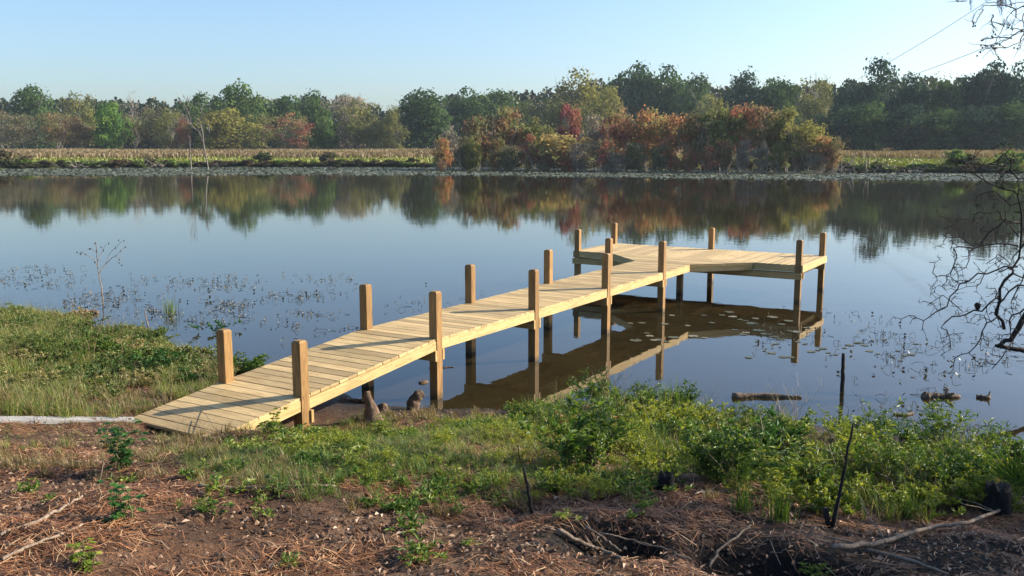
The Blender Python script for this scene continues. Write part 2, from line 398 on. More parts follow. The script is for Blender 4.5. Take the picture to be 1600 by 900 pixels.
# ------------------------------------------------------------------ the dock
S, WW, PS = 2.44, 1.1239, 0.119          # bay, post line distance, post size
S1, DZ = 2.3728, 0.2007                  # ramp bay and its drop
PU, PD, AV, CV, DV = 9.7617, 1.9482, -3.0796, -0.5767, 1.9583
PITCHB, GAP, TH = 0.1445, 0.006, 0.03
dock = thing('boat_dock', 'new yellow pine dock with a ramp, square posts and a T-shaped end platform', 'dock', (0,0,0))
def board_mesh(L, wdt, th, axis, seed, c0=0.0, c1=0.0):
    """plank centred on the origin, top at z=0, eased top edges, long side along axis (0 or 1); c0/c1 slope the ends"""
    r = random.Random(seed); h = wdt/2; e = 0.004
    prof = [(-h, -th), (-h, -e), (-h+e, r.uniform(-.0008,.0006)), (h-e, r.uniform(-.0008,.0006)), (h, -e), (h, -th)]
    V = []
    for end, cc in ((-L/2, c0), (L/2, c1)):
        for a, z in prof: V.append((a, end+cc*a, z) if axis == 1 else (end+cc*a, -a, z))
    k = 6; q = [(i, i+k, (i+1) % k+k, (i+1) % k) for i in range(k)]
    b = Buf(); b.add(V, [np.array(q), np.array([range(k)]), np.array([list(range(k))[::-1].copy()])+np.array([[k]])])
    return b.mesh('board', [M_DECKV if axis == 1 else M_DECKU])
bv = [board_mesh(1.219, PITCHB-GAP, TH, 1, s) for s in range(5)]
r_ = random.Random(3)
def board(mesh, loc, rot=(0,0,0)):
    put('board', mesh, dock, loc, rot)
def deckz(u):
    if u >= 0: return DH
    if u >= -S1: return DH+u*DZ/S1
    return DH-DZ+(u+S1)*0.105
# walkway, straight bay boards, up to the start of the corner gussets
yc = (0.012+WW+PS-0.012)/2
GU = 1.03
nb = int((PU-GU)/PITCHB)
for i in range(nb):
    u = (i+0.5)*(PU-GU)/nb
    board(bv[i % 5], (u, yc+r_.uniform(-.003,.003), DH+r_.uniform(-.0012,.0012)), (0,0,r_.uniform(-.0015,.0015)))
ng = 7
for i in range(ng):                       # widening boards in the corner gussets
    u = PU-GU+(i+0.5)*(GU/ng); ex = (i+0.5)*(GU/ng)-0.02
    L = 1.219+2*ex
    board(board_mesh(L, GU/ng-GAP, TH, 1, 50+i, -1.0, 1.0), (u, yc, DH+r_.uniform(-.0012,.0012)))
nr = 16; ang = math.atan2(DZ, S1)
for i in range(nr):                       # ramp
    u = -(i+0.5)*S1/nr
    board(bv[(i*3) % 5], (u, yc+r_.uniform(-.004,.004), deckz(u)+r_.uniform(-.0012,.0012)), (0,-ang,r_.uniform(-.002,.002)))
nr2 = 8; ang2 = math.atan(0.105)
for i in range(nr2):                      # last short slope down to the soil
    u = -S1-(i+0.5)*PITCHB
    board(bv[(i*2) % 5], (u, yc+r_.uniform(-.004,.004), deckz(u)), (0,-ang2,0))
# platform
pv0, pv1 = AV-0.035-PS, DV+0.035
npb = 36; pu0, pu1 = PU+0.012, PU+PD+PS-0.012
pm = [board_mesh(pu1-pu0, (pv1-pv0)/npb-GAP, TH, 0, 80+s) for s in range(5)]
for i in range(npb):
    v = pv0+(i+0.5)*(pv1-pv0)/npb
    board(pm[i % 5], ((pu0+pu1)/2+r_.uniform(-.003,.003), -v, DH+r_.uniform(-.0012,.0012)))
# posts
def post_mesh(top, bottom, seed):
    b = Buf(); h = PS/2; c = 0.019; r = random.Random(seed)
    e = 0.004
    def ring(x, z, k=e):
        return [(-x,-x+k,z),(-x+k,-x,z),(x-k,-x,z),(x,-x+k,z),(x,x-k,z),(x-k,x,z),(-x+k,x,z),(-x,x-k,z)]
    V = ring(h, bottom)+ring(h, top)+ring(h-c, top+0.022)
    q = [(a*8+i, a*8+(i+1) % 8, (a+1)*8+(i+1) % 8, (a+1)*8+i) for a in range(2) for i in range(8)]
    b.add(V, [np.array(q), np.array([range(16, 24)]), np.array([range(7, -1, -1)])])
    return b.mesh('post', [M_POST])
def post(u, v, top, bottom, seed=0):
    put('post', post_mesh(top, bottom, seed), dock, (u+PS/2, -v+PS/2, 0), (0,0,random.Random(seed).uniform(-.01,.01)))
PH = 0.5707
for i, u in enumerate([-S1, 0, S, 2*S, 3*S]):
    z = deckz(u); bot = -0.9 if u >= 0 else -0.1
    post(u, 0.0, z+PH, bot, i)
    post(u, -WW, z+PH, bot, i+10)
for k, (u, v, h) in enumerate([(PU, AV, .4768), (PU+PD, AV, .4885), (PU+PD, CV, .4787), (PU+PD, DV, .4868), (PU, DV, .4914)]):
    post(u, v, DH+h, -0.9, 20+k)
post(PU+0.0, CV, DH-0.17, -0.9, 31)
# rims
def beam(name, a, b_, wd, ht, mat, M=None, seed=0):
    """a squared timber whose long axis runs a->b_ ; (a,b_) are the top centre line ends"""
    a = np.array(a, float); b_ = np.array(b_, float); d = b_-a; L = np.linalg.norm(d); ya = math.atan2(d[1], d[0]); pi_ = math.asin(d[2]/L)
    b = Buf(); b.box((-L/2, -wd/2, -ht), (L/2, wd/2, 0))
    o = put(name, b.mesh(name, [mat]), dock, (a+b_)/2, (0, -pi_, ya)); return o
RH = 0.112; rz = -TH-0.0015
RIM2 = wood_mat('beam_wood_lengthwise', (0.55,0.38,0.17), (0.45,0.29,0.11), (0.30,0.17,0.06), 0, 0.10)
def rim(a, b_, off=0): return beam('rim_joist', a, b_, 0.032, RH, M_RIM)
for yy in (0.012+0.013, WW+PS-0.012-0.013):
    us = [-S1-1.12, -S1, 0, S, 2*S, 3*S, PU-GU+0.01]
    for a, c in zip(us[:-1], us[1:]):
        za, zc = deckz(a), deckz(c)
        rim((a+(PS if a >= -S1 else 0)-0.0, yy, za+rz), (c-0.001, yy, zc+rz))
# inner joists under the walkway
for yy in (0.42, 0.82):
    beam('joist', (0.05, yy, DH+rz), (PU-0.02, yy, DH+rz), 0.032, RH-0.004, RIM2)
    beam('joist', (-S1-0.9, yy, deckz(-S1-0.9)+rz), (0.04, yy, DH+rz-0.003), 0.032, RH-0.01, RIM2)
# gusset rims
y0, y1 = 0.012, WW+PS-0.012
beam('rim_joist', (PU-GU-0.0, y0+0.013, DH+rz), (PU-0.02, y0-GU+0.055, DH+rz), 0.032, RH+0.01, M_RIM)
beam('rim_joist', (PU-GU-0.0, y1-0.013, DH+rz), (PU-0.02, y1+GU-0.055, DH+rz), 0.032, RH+0.01, M_RIM)
# platform rims: front (split by the walkway), back, two ends
xf, xb = pu0+0.016, pu1-0.016
rim((xf, -pv1+0.03, DH+rz), (xf, -0.85, DH+rz)); rim((xf, 2.08, DH+rz), (xf, -pv0-0.03, DH+rz))
rim((xb, -pv1+0.03, DH+rz), (xb, -pv0-0.03, DH+rz))
rim((pu0-0.002, -pv1+0.014, DH+rz), (pu1+0.002, -pv1+0.014, DH+rz)); rim((pu0-0.002, -pv0-0.014, DH+rz), (pu1+0.002, -pv0-0.014, DH+rz))
for yy in (-1.2, -0.4, 1.9, 2.5):
    beam('joist', (pu0+0.04, yy, DH+rz), (pu1-0.04, yy, DH+rz), 0.032, RH-0.004, RIM2)
for xx in (PU+0.55, PU+1.05, PU+1.55):
    beam('joist', (xx, -pv1+0.04, DH+rz-0.002), (xx, -pv0-0.04, DH+rz-0.002), 0.032, RH-0.01, RIM2)
# cross beams clasping each walkway post pair
BZ = -TH-RH-0.004
for u in (0, S, 2*S, 3*S):
    for du in (-0.019, PS+0.019):
        beam('cross_beam', (u+du, -0.006, DH+BZ), (u+du, WW+PS+0.006, DH+BZ), 0.034, 0.135, RIM2)
beam('cross_beam', (-S1+PS+0.019, -0.02, deckz(-S1)+BZ-0.01), (-S1+PS+0.019, WW+PS+0.01, deckz(-S1)+BZ-0.01), 0.034, 0.135, RIM2)
# platform beams
for xx in (PU-0.02, PU+PS+0.02, PU+PD-0.02):
    beam('cross_beam', (xx, -DV-0.03, DH-0.166), (xx, -AV+PS+0.03, DH-0.166), 0.036, 0.125, RIM2)
for v in (AV-PS/2-.075, CV+0.02, DV-PS-0.02):
    beam('cross_beam', (PU+PS+0.04, -v, DH-0.150), (PU+PD-0.04, -v, DH-0.150), 0.034, 0.10, RIM2)
# nail heads, far too small to pick apart: one joined part
nbuf = Buf()
def nail(p, axis):
    r = 0.006; a = np.linspace(0, 2*np.pi, 6, endpoint=False); V = []
    for t in a:
        V.append((p[0]+r*math.cos(t), p[1]+r*math.sin(t), p[2]+0.0025) if axis == 'z' else (p[0]+r*math.cos(t), p[1]-0.003, p[2]+r*math.sin(t)))
    nbuf.add(V, [np.array([range(6)])])
for i in range(nb):
    u = (i+0.5)*(PU-GU)/nb
    for yy in (0.04, 1.2, 0.42, 0.82):
        for du in (-0.035, 0.035): nail((u+du, yy+r_.uniform(-.008,.008), DH), 'z')
    if i % 3 == 0:
        for dz in (-0.05, -0.11): nail((u+r_.uniform(-.03,.03), 0.009, DH+dz), 'y')
for i in range(nr):
    u = -(i+0.5)*S1/nr
    for yy in (0.04, 1.2):
        for du in (-0.035, 0.035): nail((u+du, yy, deckz(u+du)+0.001), 'z')
    if i % 3 == 0:
        for dz in (-0.05, -0.11): nail((u+r_.uniform(-.03,.03), 0.009, deckz(u)+dz), 'y')
t = NT('nail_steel'); t.principled((0.10,0.07,0.05), 0.6); M_NAIL = t.m
put('nail_head', nbuf.mesh('nail_head', [M_NAIL]), dock, kind='stuff')

_ones = 'first second third fourth fifth sixth seventh eighth ninth tenth eleventh twelfth thirteenth fourteenth fifteenth sixteenth seventeenth eighteenth nineteenth'.split()
_tens = {2:'twenty',3:'thirty',4:'forty',5:'fifty'}; _tth = {2:'twentieth',3:'thirtieth',4:'fortieth',5:'fiftieth'}
def nth(i):          # i counts from 0
    n = i+1
    if n < 20: return _ones[n-1]
    return _tth[n//10] if n % 10 == 0 else _tens[n//10]+'-'+_ones[n % 10-1]
# ------------------------------------------------------------------ far trees
def crown_mesh(seed, n=4200, nbl=34, size=0.030, lo=0.10, flat=1.0, shell=0.75, full=0.0):
    r = np.random.default_rng(seed)
    V=[];Q=[];T=[];Pt=[];k=0
    # blob centres inside an uneven egg shape
    bc = []
    while len(bc) < nbl:
        p = r.uniform(-1, 1, 3); rad = np.linalg.norm(p)
        if rad > 1 or rad < 0.25: continue
        ang = math.atan2(p[1], p[0])
        wob = 0.80+0.20*math.sin(ang*3+seed)+0.1*math.sin(ang*5+seed*2)
        if p[2] < 0: p = p*np.array([1+full*0.5*abs(p[2])/(0.35+np.hypot(p[0],p[1])), 1+full*0.5*abs(p[2])/(0.35+np.hypot(p[0],p[1])), 1.0+0.15*full])
        bc.append((p[0]*0.37*wob, p[1]*0.37*wob, lo+(1-lo)*(0.47+0.43*p[2])))
    bc = np.array(bc); br = r.uniform(0.075, 0.16, nbl)*(1.05-0.35*np.clip((bc[:,2]-0.6)*2, 0, 1))
    per = r.multinomial(n, br**2/np.sum(br**2))
    for c, rr, m, pch in zip(bc, br, per, r.random(nbl)):
        d = r.normal(size=(m,3)); d /= np.linalg.norm(d, axis=1)[:,None]
        d[:,2] = np.where((d[:,2] < -0.2) & (r.random(m) < 0.5), -d[:,2], d[:,2])
        rad = rr*(shell+(1.12-shell)*r.random(m)**0.7)
        stray = r.random(m) < 0.16; rad = np.where(stray, rad*r.uniform(1.1,1.7,m), rad)
        pos = c+d*rad[:,None]*np.array([1,1,0.8*flat])
        nrm = d+r.normal(size=(m,3))*0.30
        tdir = np.cross(nrm, r.normal(size=(m,3)))
        sz = size*r.uniform(0.6, 1.35, m)
        v, q, _ = leaves(pos, tdir, sz*1.2, sz*1.05, nrm, 0.1, r=r)
        V.append(v); Q.append(q+k); k += len(v)
        T.append(np.repeat(np.clip(r.normal(0.5, 0.13, m), 0, 1), 4)); Pt.append(np.full(len(v), np.clip(pch+r.normal()*0.02, 0, 1)))
    return mesh_from('crown', np.concatenate(V), [np.concatenate(Q)], [M_FAR], {'tint': np.concatenate(T), 'patch': np.concatenate(Pt)})
def limb_paths(r, base, d, L, rad, depth, out, spread=0.6, up=0.25, nseg=4, kids=(2,4)):
    pts = [np.array(base, float)]; dd = np.array(d, float)
    for i in range(nseg):
        dd = dd+r.normal(size=3)*0.13+np.array([0,0,up*0.25]); dd /= np.linalg.norm(dd); pts.append(pts[-1]+dd*L/nseg)
    out.append((np.array(pts), np.linspace(rad, rad*0.45, nseg+1), depth))
    if depth > 0:
        for c in range(r.integers(kids[0], kids[1]+1)):
            i = r.integers(1, nseg+1); nd = dd+r.normal(size=3)*spread; nd /= np.linalg.norm(nd)
            limb_paths(r, pts[i], nd, L*r.uniform(0.5,0.75), rad*0.5, depth-1, out, spread, up, nseg, kids)
def trunk_mesh(seed, mat, stems=1, r0=0.018, depth=3, lean=0.15, L=0.5, spread=0.6):
    r = np.random.default_rng(seed); out = []
    for s_ in range(stems):
        d = np.array([r.normal()*lean, r.normal()*lean, 1.0]); d /= np.linalg.norm(d)
        off = (r.normal(size=3)*0.06*np.array([1,1,0])) if stems > 1 else np.zeros(3)
        limb_paths(r, off+np.array([0,0,-0.03]), d, L, r0, depth, out, spread)
    b = Buf(); zmax = max(p[:,2].max() for p, _, _ in out)
    for p, rad, dp in out:
        q = p.copy(); q[:,2] = np.where(q[:,2] > 0, q[:,2]/zmax, q[:,2])
        q[:,0] = np.clip(q[:,0], -.55, .55)
        b.tube(q, rad, 5 if dp > 1 else 3, cap=False)
    return b.mesh('trunk', [mat], True)
CR_D = [crown_mesh(100+i, 5600, 56, 0.031, 0.03, full=1.0) for i in range(7)]                 # dense, full
CR_L = [crown_mesh(200+i, 3600, 46, 0.026, 0.04, shell=0.45, full=1.0) for i in range(6)]      # loose, light shows through
CR_S = [crown_mesh(300+i, 3400, 50, 0.024, 0.08, shell=0.2, full=0.8) for i in range(7)]      # thin autumn crowns
CR_F = [crown_mesh(330+i, 2100, 38, 0.036, 0.20, shell=0.15, full=0.15) for i in range(8)]      # autumn crowns of the near clump
CR_B = [crown_mesh(400+i, 420, 18, 0.015, 0.35, shell=0.2) for i in range(3)]        # nearly bare
TR_1 = [trunk_mesh(500+i, M_BARK, 1, 0.02, 3) for i in range(4)]
TR_M = [trunk_mesh(520+i, M_PALEBARK, 6, 0.007, 3, 0.32, 0.55, 0.45) for i in range(5)]
TR_B = [trunk_mesh(540+i, M_PALEBARK, 1, 0.012, 4, 0.08, 0.42, 0.5) for i in range(3)]
COLS = dict(dk=((0.040,0.075,0.026),(0.065,0.10,0.032)), blue=((0.026,0.052,0.032),(0.038,0.066,0.034)), gr=((0.06,0.11,0.03),(0.10,0.14,0.04)),
    bright=((0.06,0.135,0.03),(0.11,0.165,0.035)), ol=((0.11,0.125,0.04),(0.17,0.16,0.055)), ye=((0.155,0.155,0.045),(0.21,0.185,0.05)),
    ru=((0.20,0.125,0.06),(0.15,0.145,0.06)), br=((0.155,0.135,0.075),(0.125,0.13,0.06)), rd=((0.31,0.13,0.075),(0.18,0.15,0.07)),
    cr=((0.18,0.05,0.05),(0.22,0.10,0.065)), og=((0.34,0.18,0.075),(0.22,0.18,0.07)), yo=((0.33,0.24,0.09),(0.25,0.21,0.08)), gb=((0.22,0.19,0.14),(0.24,0.21,0.15)))
tree_n = 0
def tree(px, top, wpx, kind, D, col, label, name='broadleaf_tree', group=None, cat='tree'):
    global tree_n; tree_n += 1; r = random.Random(tree_n*7+1)
    P = W(px, top, D); zb = gz(P[0], P[1]); H = (P[2]-zb)*1.03; wd = wpx/FPX*D*(1.30 if D > 140 else 1.38)
    t_ = thing(name, label, cat, (P[0], P[1], zb-0.1), r.uniform(0, 6.28), group)
    cm = {'D': CR_D, 'L': CR_L, 'S': CR_S, 'B': CR_B}[kind] if (kind != 'S' or D > 140) else CR_F; tm = {'D': TR_1, 'L': TR_1, 'S': TR_M, 'B': TR_B}[kind]
    c = put('crown', cm[tree_n % len(cm)], t_, sc=(wd, wd*r.uniform(.85,1.1), H)); c['leaf_a'] = COLS[col][0]; c['leaf_b'] = COLS[col][1]
    jit = 1+r.uniform(-.12,.12); c['leaf_a'] = tuple(v*jit for v in COLS[col][0])
    k = H*0.9 if kind != 'B' else H
    put('trunk', tm[tree_n % len(tm)], t_, sc=(wd*0.9, wd*0.9, k))
    return t_
BW = 'trees of the wood beyond the meadow'
back = [
 (2,168,70,'S',262,'br','brown thinning tree at the far left edge beyond the meadow'),
 (50,131,74,'D',285,'dk','tall dark green round tree nearest the left edge, standing above brown ones'),
 (88,166,74,'S',258,'ru','rusty brown tree in front of the tall dark green tree at far left'),
 (122,138,60,'L',275,'ol','grey green loose-topped tree between the dark left tree and the bright green one'),
 (30,178,62,'S',254,'br','low brown shrubby tree below the tall dark tree at far left'),
 (128,180,64,'S',254,'ru','low russet tree just left of the bright green tree'),
 (172,158,62,'D',250,'bright','bright grass-green tree on the left of the wood'),
 (207,140,62,'B',275,'gb','pale bare-topped tree right of the bright green tree'),
 (205,172,64,'S',258,'br','dull brown tree right beside the bright green tree'),
 (236,162,60,'L',262,'br','brown grey tree halfway between the bright green tree and the dead tree on the shore'),
 (262,166,58,'S',252,'ol','olive brown low tree left of the dead shore tree'),
 (283,182,34,'S',250,'rd','small dark red tree left of the dead shore tree'),
 (309,146,66,'D',266,'dk','dark tree with yellowing top directly behind the dead shore tree'),
 (352,168,92,'D',248,'ye','wide golden olive tree right of the dead shore tree'),
 (374,129,88,'D',280,'gr','tallest green domed tree of the left half'),
 (405,172,62,'L',262,'ol','soft olive tree at the right foot of the tall green dome'),
 (452,145,74,'D',285,'dk','dark green tree rising behind the rust red tree left of centre'),
 (455,174,68,'S',250,'rd','rust red bushy tree left of centre beyond the meadow'),
 (488,142,66,'D',290,'dk','dark green tree right of and behind the rust red tree'),
 (506,172,50,'D',254,'gr','blue green tree between the rust red tree and the grey twiggy tree'),
 (542,141,78,'L',270,'gb','grey brown twiggy-topped tree at the left of the sky gap'),
 (560,152,80,'L',258,'ol','olive drooping tree at the left of the sky gap'),
 (590,178,50,'L',252,'ol','small olive tree right of the grey twiggy tree'),
 (615,165,42,'L',250,'ol','last olive tree before the dip in the skyline'),
 (666,138,98,'D',262,'dk','big dark green round tree right of the dip in the skyline'),
 (735,138,84,'D',285,'dk','dark tree behind the russet clump, right of the big round dark one'),
 (775,142,80,'D',290,'dk','dark tree right of centre-left clump with a flat top'),
 (806,150,70,'L',280,'gr','grey green tree in the hollow before the tall olive trees'),
 (850,136,90,'L',262,'ol','olive tree on the left shoulder of the tall yellowing trees'),
 (900,108,96,'L',262,'ye','tall yellow olive tree at the middle of the skyline'),
 (944,130,70,'L',250,'ye','yellowing tree right of the tallest yellow olive tree'),
 (992,98,92,'D',285,'dk','tall dark green tree just right of the yellow olive trees'),
 (1045,104,84,'D',285,'dk','dark green tree with a knobbly top right of the tallest middle one'),
 (1088,118,66,'D',275,'dk','dark tree stepping down above the red clump'),
 (1112,130,58,'L',260,'ol','olive tree at the right end of the middle dark group'),
 (1168,111,86,'D',240,'blue','dark tree rising above the red tops of the shore clump'),
 (1218,119,78,'D',235,'dk','dark olive tree above the yellow end of the shore clump'),
 (1278,112,84,'L',225,'ol','olive tree with bare twigs sticking out of its top'),
 (1285,103,70,'B',232,'gb','pale bare twigs of a tree rising out of the olive tree'),
 (1330,126,70,'D',215,'blue','blue dark tree left of the tallest right-hand tree'),
 (1374,94,88,'D',215,'blue','tallest dark tree on the right, under the start of the wire'),
 (1425,114,74,'D',210,'blue','dark tree just right of the tallest right-hand tree'),
 (1478,104,72,'B',215,'gb','bare brownish tree top showing between two dark trees on the right'),
 (1476,120,72,'D',208,'dk','dark tree with brown patches in front of the bare top on the right'),
 (1520,112,70,'D',212,'blue','dark rounded tree left of the wide one at the right edge'),
 (1552,94,84,'D',208,'blue','wide dark tree near the right edge behind the hanging twigs'),
 (1602,98,80,'D',206,'blue','dark tree cut off by the right edge of the photo'),
 (1310,165,74,'D',196,'blue','low dark tree at the wood edge right of the shore clump'),
 (1365,158,84,'D',194,'dk','low dark tree at the wood edge under the tallest right-hand one'),
 (1420,162,80,'D',192,'blue','low dark blue-green tree at the middle of the right-hand wood edge'),
 (1475,168,84,'D',190,'dk','low dark tree at the wood edge above the thorny branch tips'),
 (1530,160,84,'D',190,'blue','low dark tree at the wood edge left of the last one'),
 (1592,158,86,'D',188,'dk','low dark tree at the wood edge at the right border')]
for a in back: tree(*a, group=BW)
FC = 'autumn trees of the clump on the far shore'
front = [
 (702,190,40,'S',128,'gb','small grey brown tree at the left tip of the shore clump'),
 (690,206,30,'S',126,'og','thin orange-topped sapling left of the shore clump'),
 (745,166,66,'S',130,'ru','rusty tree, second in the shore clump from the left'),
 (790,162,76,'S',132,'ru','russet and olive tree with red sprays in the left of the clump'),
 (835,178,64,'S',131,'ol','olive tree between the russet ones and the golden orange one'),
 (878,200,92,'S',122,'yo','low golden orange tree in the shore clump'),
 (892,152,40,'S',128,'cr','narrow deep crimson tree top above the golden orange tree'),
 (928,176,58,'S',126,'gb','grey half-bare tree right of the crimson top'),
 (968,160,66,'S',124,'rd','dark red tree left of the middle of the shore clump'),
 (1012,158,66,'S',122,'og','orange red tree at the middle of the shore clump'),
 (1050,164,62,'S',120,'og','orange brown tree right of the middle of the shore clump'),
 (1088,172,60,'S',119,'ru','brownish lower tree between orange and red tops in the clump'),
 (1130,149,74,'S',118,'ol','green and rust mixed tree, highest of the clump'),
 (1168,149,70,'S',118,'rd','salmon red tree top beside the highest of the clump'),
 (1206,156,66,'S',116,'ru','rust brown tree right of the salmon red top'),
 (1236,166,70,'S',114,'ye','yellow green tree towards the right of the clump'),
 (1270,182,70,'S',113,'ye','golden green tree on the falling right side of the clump'),
 (1284,204,48,'S',112,'og','small orange red tree low on the right side of the clump'),
 (1318,208,36,'B',112,'ru','sparse half-bare sapling at the right tip of the clump')]
for a in front: tree(*a, name='autumn_tree', group=FC)
r2 = random.Random(22)
for i in range(22):
    UL = nth(i)+' grey stemmed undergrowth tree from the left at the foot of the autumn clump'
    px = 715+i*28+r2.uniform(-8,8)
    tree(px, r2.uniform(205,232), r2.uniform(26,40), 'S', np.interp(px, [700,1300],[124,111]), r2.choice(['ru','gb','ol','br','rd']), UL, 'understory_tree', 'undergrowth trees inside the shore clump')
# dead pale tree and snag on the shore, left
def shore_dead(px, top, base, D, wd, label, seed, depth):
    P = W(px, top, D); H = P[2]; r = np.random.default_rng(seed); out = []
    limb_paths(r, (0,0,-0.3), np.array([0.02,0,1.0]), H*0.62, 0.16, depth, out, 0.42, 0.45, 5, (2,3))
    zmax = max(p[:,2].max() for p,_,_ in out); b = Buf()
    for p, rad, dp in out:
        q = p.copy(); q[:,2] *= H/zmax; q[:,:2] *= wd; b.tube(q, np.maximum(rad*.75, 0.035), 5, cap=False)
    return tag(put('dead_tree', b.mesh('dead_tree', [M_BARK], True), None, (P[0], P[1], 0)), label, 'dead tree')
shore_dead(320,148,262,136,1.25,'pale leafless dead tree standing tall at the far shore on the left',9,4)
shore_dead(296,210,262,136,0.35,'short pale bare snag just left of the dead shore tree',12,1)
# a mass of wood behind all of these
def wood_mass():
    r = np.random.default_rng(77); V=[];Q=[];T=[];k=0
    pxs = np.array([-200,0,100,200,300,380,450,560,600,640,700,800,860,900,1000,1100,1140,1200,1400,1600,1900]); tops = np.array([160,160,158,162,162,156,156,156,174,168,152,150,144,136,125,135,135,135,130,125,125])
    n = 90000; px = r.uniform(-250, 1900, n); top = np.interp(px, pxs, tops)+(vnoise(px/14, px*0, 3)-.5)*16
    y = top+(236-top)*r.random(n)**0.9; D = np.interp(px, [0,900,1300,1600], [330,330,275,255])+r.normal(size=n)*6
    P = CAM+(FW+RT*((px-800)/FPX)[:,None]-UP*((y-450)/FPX)[:,None])*D[:,None]
    nrm = r.normal(size=(n,3))+np.array([-0.6,-0.6,0.3]); td = np.cross(nrm, r.normal(size=(n,3)))
    v, q, t_ = leaves(P, td, r.uniform(0.9,1.9,n), r.uniform(0.8,1.6,n), nrm, 0.1, r=r)
    m = leaf_mat('deep_wood_leaf', [(0,(0.015,0.03,0.016)),(0.6,(0.035,0.055,0.022)),(1,(0.09,0.08,0.035))], 0.2)
    put('far_woods', mesh_from('far_woods', v, [q], [m], {'tint': t_}), kind='stuff', label='dark mass of woodland closing the view behind the nearer trees', category='woods')
wood_mass()

# meadow
def meadow():
    r = np.random.default_rng(31)
    for nm, n, f0, f1, h0, h1, mat, lab, wd in (
        ('meadow_grass', 34000, 2, 62, 0.35, 0.7, L_MEADOW, 'yellow green grass of the meadow behind the far bank', 0.4),
        ('tall_meadow_grass', 90000, 26, 135, 0.9, 1.25, L_SEED, 'reddish brown tall seeding grass across the meadow', 0.35)):
        px = r.uniform(-160, 1760, n); th_dir = FW[None,:2]+RT[None,:2]*((px-800)/FPX)[:,None]
        th = np.arctan2(th_dir[:,1], th_dir[:,0]); R0 = np.interp(th, B_TH, B_R)
        f = f0+(f1-f0)*r.random(n)
        if nm == 'tall_meadow_grass': f = f+np.interp(px, [0,700,1300,1600], [0,0,10,12])
        x = CAM[0]+np.cos(th)*(R0+f); y = CAM[1]+np.sin(th)*(R0+f); z = height(x, y)-0.05
        H = r.uniform(h0, h1, n)*(0.85+0.3*vnoise(x*.15, y*.15, 4)); a = r.uniform(0, np.pi, n); w2 = wd*r.uniform(0.5,1.2,n)/2
        dx = np.cos(a)*w2; dy = np.sin(a)*w2; lean = r.normal(size=(n,2))*0.12
        V = np.stack([np.stack([x-dx, y-dy, z],-1), np.stack([x+dx, y+dy, z],-1), np.stack([x+dx*.5+lean[:,0], y+dy*.5+lean[:,1], z+H],-1), np.stack([x-dx*.6+lean[:,0], y-dy*.6+lean[:,1], z+H*.85],-1)], 1).reshape(-1,3)
        tv = np.clip(r.normal(0.45,0.07,n)+ (vnoise(x*.08,y*.08,9)-.5)*0.7, 0, 1)
        put(nm, mesh_from(nm, V, [np.arange(4*n).reshape(n,4)], [mat], {'tint': np.repeat(tv,4)}), kind='stuff', label=lab, category='grass')
meadow()
# bank shrubs on the far shore
CR_SH = [crown_mesh(600+i, 420, 16, 0.13, 0.02, shell=0.4, full=1.0) for i in range(6)]
TR_SH = [trunk_mesh(620+i, M_BARK, 5, 0.012, 2, 0.5, 0.6) for i in range(3)]
COLS['sh'] = ((0.045,0.06,0.025),(0.08,0.08,0.035)); COLS['shb'] = ((0.10,0.075,0.045),(0.07,0.07,0.035)); COLS['shg'] = ((0.08,0.14,0.03),(0.12,0.15,0.04))
def shrub(px, H, wd, f, col, label, i, group=None):
    d = FW[:2]+RT[:2]*(px-800)/FPX; th = math.atan2(d[1], d[0]); R0 = float(np.interp(th, B_TH, B_R))+f
    x = CAM[0]+math.cos(th)*R0; y = CAM[1]+math.sin(th)*R0; z = max(gz(x, y), 0)-0.08
    t_ = thing('bank_shrub', label, 'shrub', (x, y, z), i*1.3, group)
    c = put('crown', CR_SH[i % 6], t_, sc=(wd, wd, H)); c['leaf_a'] = COLS[col][0]; c['leaf_b'] = COLS[col][1]
    put('stem', TR_SH[i % 3], t_, sc=(wd, wd, H))
SG = 'shrubs tangled along the far bank'
spec = [(420,2.2,3.6,'sh','round dark shrub on the far bank, right of the dead shore tree'),(522,2.1,3.6,'shb','dark brown shrub on the far bank below the olive trees'),
 (15,2.6,4.5,'shb','grey brown twiggy shrub at the left end of the far bank'),(55,1.6,3.2,'shb','low brown mound of brush near the left end of the far bank'),
 (1478,2.4,4.2,'shg','green shrub on the right far bank left of the thorny branch'),(1500,2.0,3.4,'sh','darker green shrub touching the thorny branch tips on the right far bank'),
 (1568,2.5,5.0,'shg','broad green shrub on the far bank behind the thorny branch')]
for i, (px, H, wd, col, lab) in enumerate(spec): shrub(px, H, wd, 3.5, col, lab, i, SG)
r3 = random.Random(5)
for i in range(56):
    px = -30+i*12.6
    shrub(px+r3.uniform(-4,4), r3.uniform(0.6,1.3), r3.uniform(2.2,4.4), r3.uniform(0.1,1.6), r3.choice(['sh','sh','shb','shg']), nth(i)+' low dark shrub from the left in the row along the far meadow bank', i+10, SG)
for i in range(24):
    px = 1325+i*12.2
    shrub(px+r3.uniform(-4,4), r3.uniform(0.6,1.2), r3.uniform(2.0,3.8), r3.uniform(0.1,1.6), r3.choice(['sh','shg','shb']), nth(i)+' low shrub rightwards from the autumn clump along the right far bank', i+80, SG)
for i in range(44):
    px = 690+i*14.5
    shrub(px+r3.uniform(-4,4), r3.uniform(0.9,1.9), r3.uniform(2.0,3.4), r3.uniform(0.5,4), r3.choice(['sh','shb','shb','sh']), nth(i)+' patch of dark brush from the left along the waterline of the autumn clump', i+120, SG)
